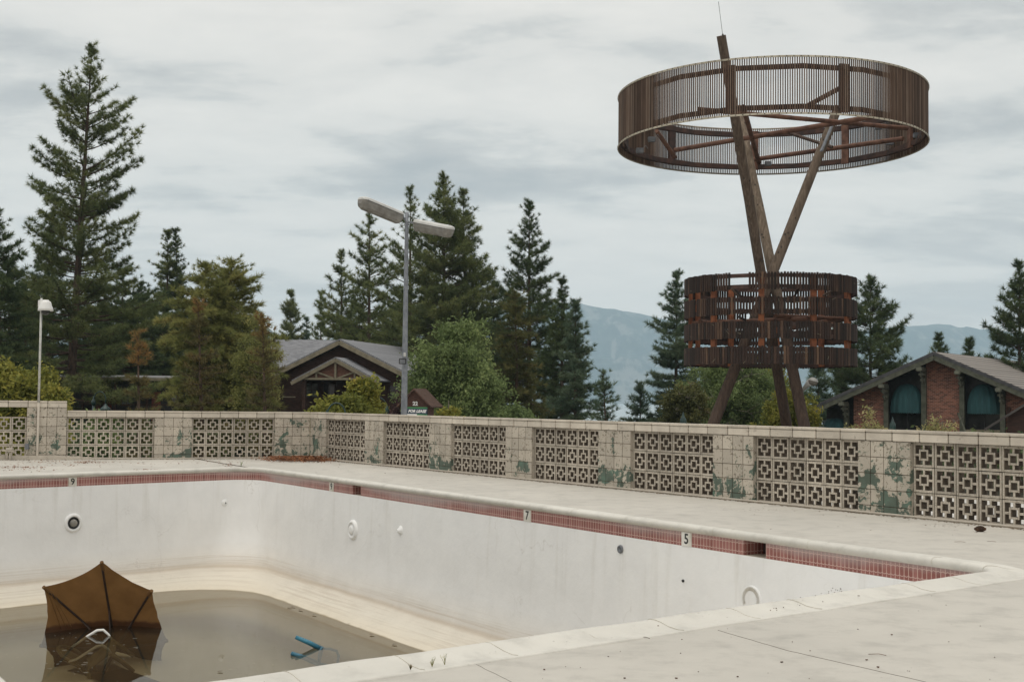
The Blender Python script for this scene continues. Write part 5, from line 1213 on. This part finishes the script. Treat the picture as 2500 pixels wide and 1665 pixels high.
con('pine_tree', 'second top of the big dense middle pine, slightly lower on its right', 1130, 470, 1140, 92, 78, 'pine', 'pine', .04, [(0, 1), (.4, 1), (.6, .8), (.75, .6), (.9, .28), (1, .08)], 1.1, 26, 1.1)
con('pine_tree', 'dark pointed pine alone right of the big dense middle pine', 1292, 496, 1292, 86, 100, 'pine', 'dark', .04, [(0, 1), (.3, 1), (.52, .92), (.62, .60), (.75, .42), (.88, .27), (1, .05)], 1.15, 27, 1.0)
con('pine_tree', 'dark lower pine filling between the big middle pine and the pointed pine', 1205, 690, 1205, 96, 70, 'fir', 'dark', .03, [(0, 1), (.5, 1), (.8, .6), (1, .1)], 1, 28)
con('cedar_tree', 'olive brown cedar with a flat rounded top before the pointed pine', 1258, 715, 1262, 64, 78, 'cedar', 'olive', .04, [(0, 1), (.3, .92), (.6, .72), (.85, .55), (.95, .38), (1, .2)], 1.15, 29, .9)
con('fir_tree', 'dark blue green fir with a narrow tip right of the pointed pine', 1372, 685, 1372, 80, 66, 'fir', 'dark', .03, [(0, 1), (.35, 1), (.6, .75), (.8, .42), (1, .06)], 1.15, 30)
con('fir_tree', 'blue green fir at the right end of the middle trees before the mountain', 1405, 738, 1405, 74, 60, 'fir', 'blue', .03, [(0, 1), (.35, .9), (.6, .62), (.8, .34), (1, .06)], 1.1, 31)
con('spruce_tree', 'short wide spruce with reddish inner branches before the mountain', 1472, 912, 1475, 52, 58, 'spruce', 'blue', .03, [(0, 1), (.3, .9), (.6, .62), (.85, .30), (1, .06)], 1.1, 32)
con('pine_tree', 'small pale pine between the short wide spruce and the tall pine by the tower', 1563, 940, 1563, 92, 36, 'fir', 'blue', .03, None, 1, 33, 1.1)
con('pine_tree', 'tall pine just left of the timber tower', 1653, 668, 1650, 82, 70, 'fir', 'blue', .04, [(0, 1), (.3, 1), (.55, .85), (.7, .58), (.85, .38), (1, .06)], 1.05, 34, 1.1)
con('pine_tree', 'broad pine just right of the timber tower', 2125, 685, 2125, 84, 100, 'pine', 'dark', .04, [(0, .85), (.3, 1), (.5, .85), (.7, .62), (.88, .32), (1, .08)], 1.15, 35, 1.1)
con('pine_tree', 'low pine behind the lamp bracket on the tower leg', 1998, 890, 1998, 80, 48, 'pine', 'blue', .04, None, 1, 36, 1.1)
con('pine_tree', 'small distant pine under the right end of the slatted drum', 2055, 900, 2055, 110, 32, 'pine', 'dark', .04, None, 1, 37, 1.2)
con('pine_tree', 'small dark pine tip left above the brick house ridge', 2292, 822, 2292, 100, 42, 'fir', 'dark', .04, None, 1, 38, 1.2)
con('pine_tree', 'open pine tip right above the brick house ridge', 2366, 832, 2366, 96, 44, 'pine', 'dark', .04, None, .9, 39, 1.2)
con('pine_tree', 'tall pine cut off by the right picture edge', 2488, 650, 2490, 78, 72, 'pine', 'dark', .04, [(0, 1), (.3, 1), (.55, .92), (.75, .6), (.9, .3), (1, .06)], 1.1, 40, 1.1)
# broadleaved trees and shrubs
def broad(name, label, xc, yt, Y, hwpx, leaf, seed, H0=None, nC=60, K_=44, lw=.075, ypow=1.0, flat=.8, cat='tree', twigs=0, group=None, cs=.16, wild=.12, trunk='bark_grey', squash=None):
    rng = np.random.default_rng(seed); r = random.Random(seed); top = ony(xc, yt, Y); R = hwpx*Y/FP; H = top.z-GZ
    root = empty(name, (top.x, Y, GZ), label, cat, group or 'leafy trees and shrubs beyond the wall'); limbs = []; P = []; D = []; Sz = []; Tn = []
    zc = H*(.56 if H > 2.5 else .5); rz = H-zc
    cl = []
    for k in range(nC):
        u = rng.normal(size=3); u /= np.linalg.norm(u); q = r.random()**.42
        z = u[2]*q; wx = (1-abs(z)**2.2*.55) if z > 0 else 1
        c = np.array([u[0]*q*R*wx*(1+r.uniform(-wild, wild*1.6)), u[1]*q*R*.9*wx, zc+z*rz*(1+r.uniform(-wild, wild*.3))])
        if c[2] < .25: c[2] = r.uniform(.25, .9)
        cl.append(c)
    tr = [Vector((0, 0, 0)), Vector((r.uniform(-.1, .1)*R, 0, H*.3)), Vector((r.uniform(-.1, .1)*R, 0, H*.6)), Vector((0, 0, H*.88))]
    limbs.append((tr, [.03+H*.014, .02+H*.011, .01+H*.007, .01], 8))
    for c in cl:
        sp = tr[1].lerp(tr[2], r.random()) if c[2] > H*.4 else tr[0].lerp(tr[1], r.uniform(.3, 1)); cv = Vector(c); md = sp.lerp(cv, .5)+Vector((r.uniform(-.1, .1)*R, 0, .06*H)); limbs.append(([sp, md, cv], [.012+.004*H, .008+.002*H, .004], 4))
        tb = r.random(); ns = 14
        for q in range(ns):
            o_ = rng.normal(size=3)*cs*R*np.array([1.25, 1.25, .8]); p = c+o_; P.append(p); D.append(rng.normal(size=3)); Sz.append(r.uniform(.6, 1.2)*(.17+.10*R)); Tn.append(tb*.55+r.random()*.45)
            if q % 3 == 0: limbs.append(([cv, Vector(p)], [.006, .003], 3))
    for k in range(twigs):
        a = Vector(cl[k % len(cl)]); b = a+Vector((r.uniform(-.5, .5)*R, -r.uniform(.2, .7)*R, r.uniform(-.1, .45)*R)); m1 = a.lerp(b, .5)+Vector((0, 0, .1*R))
        limbs.append(([a, m1, b], [.022, .016, .008], 4)); 
        for q in range(3): e = m1.lerp(b, r.random()); limbs.append(([e, e+Vector((r.uniform(-.3, .3)*R, -.1*R, r.uniform(-.1, .3)*R))], [.012, .005], 3))
    P = np.array(P); P[:, 2] = np.maximum(P[:, 2], .1); tm = [leafc(K_, lw/(.17+.10*R), rng) for _ in range(5)]
    V, T = inst(tm, P, np.array(D), np.array(Sz), np.array(Tn), rng)
    limb_mesh('trunk', limbs, MT[trunk], root); np_mesh('crown', V, 4, T, LF[leaf], root)
    global NTRI; NTRI += 2*len(V); return root
broad('cottonwood_tree', 'round fresh green tree between the lodge and the dark conifers', 1118, 790, 50, 96, 'green', 51, nC=110, wild=.2)
broad('plum_shrub', 'dark purple leaved shrub at the right corner of the lodge', 1050, 905, 56, 62, 'purple', 52, nC=60, cat='shrub', twigs=10)
broad('maple_tree', 'small yellow green maple in front of the lodge porch', 880, 900, 36, 38, 'lime', 53, nC=40, cs=.2, wild=.25)
broad('maple_shrub', 'spreading lower maple branches under the lodge porch', 850, 962, 35, 78, 'lime', 54, nC=46, cat='shrub', wild=.3)
broad('birch_shrub', 'yellow green birch at the left edge by the camera pole', 42, 872, 38, 82, 'lime', 55, nC=80, cat='shrub', wild=.22)
broad('birch_shrub', 'small bright yellow green shrub right of the camera pole', 132, 935, 37, 26, 'lime', 56, nC=18, cat='shrub', wild=.3)
broad('sapling', 'thin golden sapling right of the FOR LEASE sign', 1096, 950, 40, 20, 'lime', 57, nC=16, cat='sapling', wild=.3)
broad('willow_shrub', 'low bright green shrub just above the wall before the olive cedar', 1252, 985, 48, 52, 'green', 58, nC=40, cat='shrub')
broad('shrub', 'small green shrub at the foot of the left gooseneck lamp', 248, 1000, 44, 32, 'green', 64, nC=20, cat='shrub')
broad('willow_tree', 'wide green tree with bare grey twigs behind the tower legs', 1790, 872, 62, 100, 'green', 59, nC=120, twigs=34, wild=.15)
broad('willow_tree', 'yellowing tree directly behind the middle tower leg', 1862, 868, 70, 62, 'lime', 60, nC=60, wild=.2)
broad('willow_shrub', 'light green shrub with bare twigs left of the left tower leg', 1668, 925, 56, 46, 'olive', 61, nC=44, twigs=30, cat='shrub')
broad('dogwood_shrub', 'golden yellow shrub between the tower legs', 1925, 960, 52, 62, 'lime', 62, nC=50, cat='shrub')
broad('rose_shrub', 'pale straggly shrub before the left brick pier', 2120, 1014, 50, 46, 'pale', 63, nC=20, cat='shrub', wild=.35, twigs=14, K_=12, lw=.07)
broad('rose_shrub', 'pale straggly shrub before the middle brick pier', 2300, 1010, 52, 48, 'pale', 65, nC=18, cat='shrub', wild=.4, twigs=14, K_=10, lw=.07)
con('cedar_tree', 'tall golden olive cedar with a ragged drooping crown right of the left pines', 502, 648, 500, 57, 96, 'cedar', 'gold', .04, [(0, .9), (.3, 1), (.6, .95), (.8, .72), (.93, .42), (1, .16)], 1.5, 13, .9, wh=.34, Rw=6)
con('cedar_tree', 'golden cedar with feathery twigs merging into the tall golden cedar on its left', 565, 640, 575, 59, 92, 'cedar', 'gold', .04, [(0, .9), (.3, 1), (.6, .98), (.8, .80), (.93, .5), (1, .2)], 1.5, 14, .9, wh=.34, Rw=6)
broad('cedar_tree', 'bushy golden cedar mass in the middle of the golden cedars', 540, 700, 58, 70, 'gold', 213, nC=90, K_=44, lw=.045, wild=.3, cs=.2, twigs=16)
broad('cedar_tree', 'lower golden cedar leaning over the left roof end of the lodge', 625, 770, 55, 48, 'gold', 15, nC=80, K_=40, lw=.05, wild=.2)
# low hedge mass beyond the wall so that the blocks look onto greenery
rng = np.random.default_rng(77); n = 2600; P = np.zeros((n, 3))
s_ = rng.uniform(-24, 26, n); side_ = rng.uniform(20, 29, n)
for i in range(n):
    d = dR*s_[i] if s_[i] > 0 else dL*(-s_[i]); nn = inR if s_[i] > 0 else inL; q = K+d+nn*side_[i]; P[i] = (q.x, q.y, GZ+rng.uniform(.1, 1.15))
V, T = inst([leafc(44, .13, rng) for _ in range(4)], P, rng.normal(size=(n, 3)), rng.uniform(.45, .8, n), rng.random(n), rng)
tag(np_mesh('ground_cover', V, 4, T, LF['dark']), 'dark low planting beyond the wall', None, None, 'stuff')
print('TRIS', NTRI)
# ------------------------------------------------------------ ground, lake, mountains
from mathutils import noise as mn
mb = MB(); R = []
for rad in (0, 26, 34, 45, 60, 90, 150, 172, 600, 12000):
    r = []
    for p in outer:
        v = p-cen; d = v.normalized(); L = max(v.length+.24, rad); r.append(cen+d*L+Vector((0, 0, GZ if L < 155 else -6.6)))
    R.append(r)
rings(mb, R); tag(mb.build('ground', MT['earth']), kind='structure')
mb = MB()
def quad(d, nn, s0, s1, a, b, z): mb.add([K+d*s0+nn*a+Vector((0, 0, z)), K+d*s1+nn*a+Vector((0, 0, z)), K+d*s1+nn*b+Vector((0, 0, z)), K+d*s0+nn*b+Vector((0, 0, z))], [(0, 1, 2, 3)])
quad(dR, inR, -14, 40, .5, 17.5, GZ+.006); quad(dL, inL, -14, 40, .5, 17.5, GZ+.012)
tag(mb.build('path', MT['path']), kind='structure')
mb = MB(); quad(dR, inR, -60, 70, 27, 36, GZ+.006); tag(mb.build('road', MT['asphalt']), kind='structure')
mb = MB(); mb.add([(-9000, 168, -6), (9000, 168, -6), (9000, 9000, -6), (-9000, 9000, -6)], [(0, 1, 2, 3)]); tag(mb.build('lake', MT['lake']), kind='structure')
rg = [(-900, 860), (-400, 845), (0, 832), (300, 822), (600, 800), (651, 797), (677, 822), (760, 832), (900, 822), (1100, 790), (1250, 752), (1350, 739), (1412, 741), (1470, 752), (1510, 757), (1560, 765), (1600, 775), (1700, 798), (1850, 818), (1980, 820), (2080, 813), (2140, 803), (2201, 797), (2268, 794), (2289, 790), (2321, 794), (2356, 804), (2426, 813), (2500, 822), (2700, 815), (3300, 850)]
rx = [ony(a, b, 6000).x for a, b in rg]; rz_ = [ony(a, b, 6000).z for a, b in rg]
NX, NY = 420, 70; V = []
for j in range(NY+1):
    f = j/NY; y = 4300+1700*f
    for i in range(NX+1):
        x = rx[0]+(rx[-1]-rx[0])*i/NX; h = float(np.interp(x, rx, rz_))+6
        p = Vector((x*.0022, y*.0022, 1.3)); nz_ = mn.fractal(p, 1.0, 2.0, 7); rd = 1-abs(mn.noise(Vector((x*.0035+f*.6, y*.0011, 4))))
        z = h*(f**.85)*(1) + 130*nz_*sin(pi*min(1, f))*1.0 - 60*(1-rd)*sin(pi*f)*1 + (5*mn.fractal(Vector((x*.02, 0, 7)), 1, 2, 4))*f
        V.append((x, y+60*nz_*f*(1-f), z-6))
w_ = NX+1; mb = MB(); mb.add(V, [(j*w_+i, j*w_+i+1, (j+1)*w_+i+1, (j+1)*w_+i) for j in range(NY) for i in range(NX)])
def mk_mtn():
    m, t, p, o = nt('forested_mountain'); v = wpos(t)
    a = noise(t, stretch(t, v, (1.4, .4, .6)), .0085, 10, .66, .5); b = noise(t, stretch(t, v, (1, .4, .5)), .03, 6, .6)
    c = ramp(t, b, [(.35, (.018, .035, .036)), (.65, (.05, .07, .06))])
    rk = mth(t, 'ADD', mth(t, 'MULTIPLY', a, .75), mth(t, 'MULTIPLY', b, .3)); c = mix(t, ramp(t, rk, [(.54, G(0)), (.60, G(.5))]), c, (.27, .25, .225))
    t.links.new(c, p.inputs['Base Color']); p.inputs['Roughness'].default_value = .95; return m
tag(mb.build('mountains', mk_mtn(), smooth=True), kind='structure')
# haze over the lake
m = bpy.data.materials.new('haze'); m.use_nodes = True; t = m.node_tree; t.nodes.clear(); o = t.nodes.new('ShaderNodeOutputMaterial'); pv = t.nodes.new('ShaderNodeVolumePrincipled')
pv.inputs['Color'].default_value = (.66, .85, .98, 1); pv.inputs['Density'].default_value = 1.65e-4; pv.inputs['Anisotropy'].default_value = .1; t.links.new(pv.outputs[0], o.inputs['Volume'])
mb = MB(); mb.box((0, 2950, 255), (26000, 6900, 530)); hz = tag(mb.build('haze', m), kind='stuff'); hz.display_type = 'WIRE'
# ------------------------------------------------------------ sky, sun, camera
W = bpy.data.worlds.new('World'); bpy.context.scene.world = W; W.use_nodes = True; t = W.node_tree; t.nodes.clear()
SUN_EL, SUN_AZ = radians(76), radians(-155)    # behind the viewer's left
ow = t.nodes.new('ShaderNodeOutputWorld'); sky = t.nodes.new('ShaderNodeTexSky'); sky.sky_type = 'NISHITA'; sky.sun_disc = False; sky.sun_elevation = SUN_EL; sky.sun_rotation = SUN_AZ
b1 = t.nodes.new('ShaderNodeBackground'); b1.inputs[1].default_value = .10; t.links.new(sky.outputs[0], b1.inputs[0])
d = coords(t, 'Generated'); sx, sy, sz = sep(t, d)
den = mth(t, 'ADD', mth(t, 'MAXIMUM', sz, 0.0), .16); cm = N(t, 'ShaderNodeCombineXYZ'); t.links.new(mth(t, 'DIVIDE', sx, den), cm.inputs[0]); t.links.new(mth(t, 'DIVIDE', sy, den), cm.inputs[1])
q = stretch(t, cm.outputs[0], (.62, 1.0, 1))
n0 = noise(t, q, .75, 3, .5, .2); n1 = noise(t, q, 1.9, 8, .56, .25); n2 = noise(t, stretch(t, q, (1.3, 1.0, 1)), 5.5, 7, .6, .15)
cl = mth(t, 'ADD', mth(t, 'ADD', mth(t, 'MULTIPLY', n0, .34), mth(t, 'MULTIPLY', n1, .46)), mth(t, 'MULTIPLY', n2, .20))
cc = ramp(t, cl, [(.37, (.45, .46, .455)), (.425, (.55, .545, .525)), (.46, (.66, .65, .615)), (.49, (.78, .755, .705)), (.56, (.86, .825, .765)), (.64, (.91, .87, .80))])
hzn = N(t, 'ShaderNodeMapRange'); t.links.new(sz, hzn.inputs[0]); hzn.inputs[1].default_value = .0; hzn.inputs[2].default_value = .16; hzn.inputs[3].default_value = .55; hzn.inputs[4].default_value = 0
cc = mix(t, hzn.outputs[0], cc, (1.16, .98, .85))
b2 = t.nodes.new('ShaderNodeBackground'); t.links.new(cc, b2.inputs[0]); b2.inputs[1].default_value = 1.0
ms = t.nodes.new('ShaderNodeMixShader'); ms.inputs[0].default_value = .94; t.links.new(b1.outputs[0], ms.inputs[1]); t.links.new(b2.outputs[0], ms.inputs[2]); t.links.new(ms.outputs[0], ow.inputs[0])
sl_ = bpy.data.lights.new('sun', 'SUN'); sl_.energy = 1.4; sl_.angle = radians(60); sl_.color = (1, .94, .85); so = bpy.data.objects.new('sun', sl_); C.objects.link(so)
# sky rotation is measured clockwise from +Y: light comes from that azimuth
dv = Vector((sin(SUN_AZ)*cos(SUN_EL), cos(SUN_AZ)*cos(SUN_EL), sin(SUN_EL))); so.rotation_euler = dv.to_track_quat('Z', 'Y').to_euler()
cd = bpy.data.cameras.new('camera'); cd.sensor_width = 36; cd.sensor_fit = 'HORIZONTAL'; cd.lens = FP/2500*36; cd.clip_end = 40000; cd.clip_start = .1
co = bpy.data.objects.new('camera', cd); C.objects.link(co)
F = Vector((0, cos(PIT), sin(PIT))); U0 = Vector((0, -sin(PIT), cos(PIT))); R0 = Vector((1, 0, 0)); Rr_ = R0*cos(ROL)+U0*sin(ROL); Ur_ = -R0*sin(ROL)+U0*cos(ROL)
co.matrix_world = basis(Rr_, Ur_, -F, (0, 0, EYE)); sc = bpy.context.scene; sc.camera = co
sc.view_settings.view_transform = 'Standard'; sc.view_settings.look = 'None'; sc.view_settings.exposure = .1; sc.view_settings.gamma = 1
sc.cycles.max_bounces = 10; sc.cycles.transparent_max_bounces = 12; sc.cycles.volume_bounces = 1
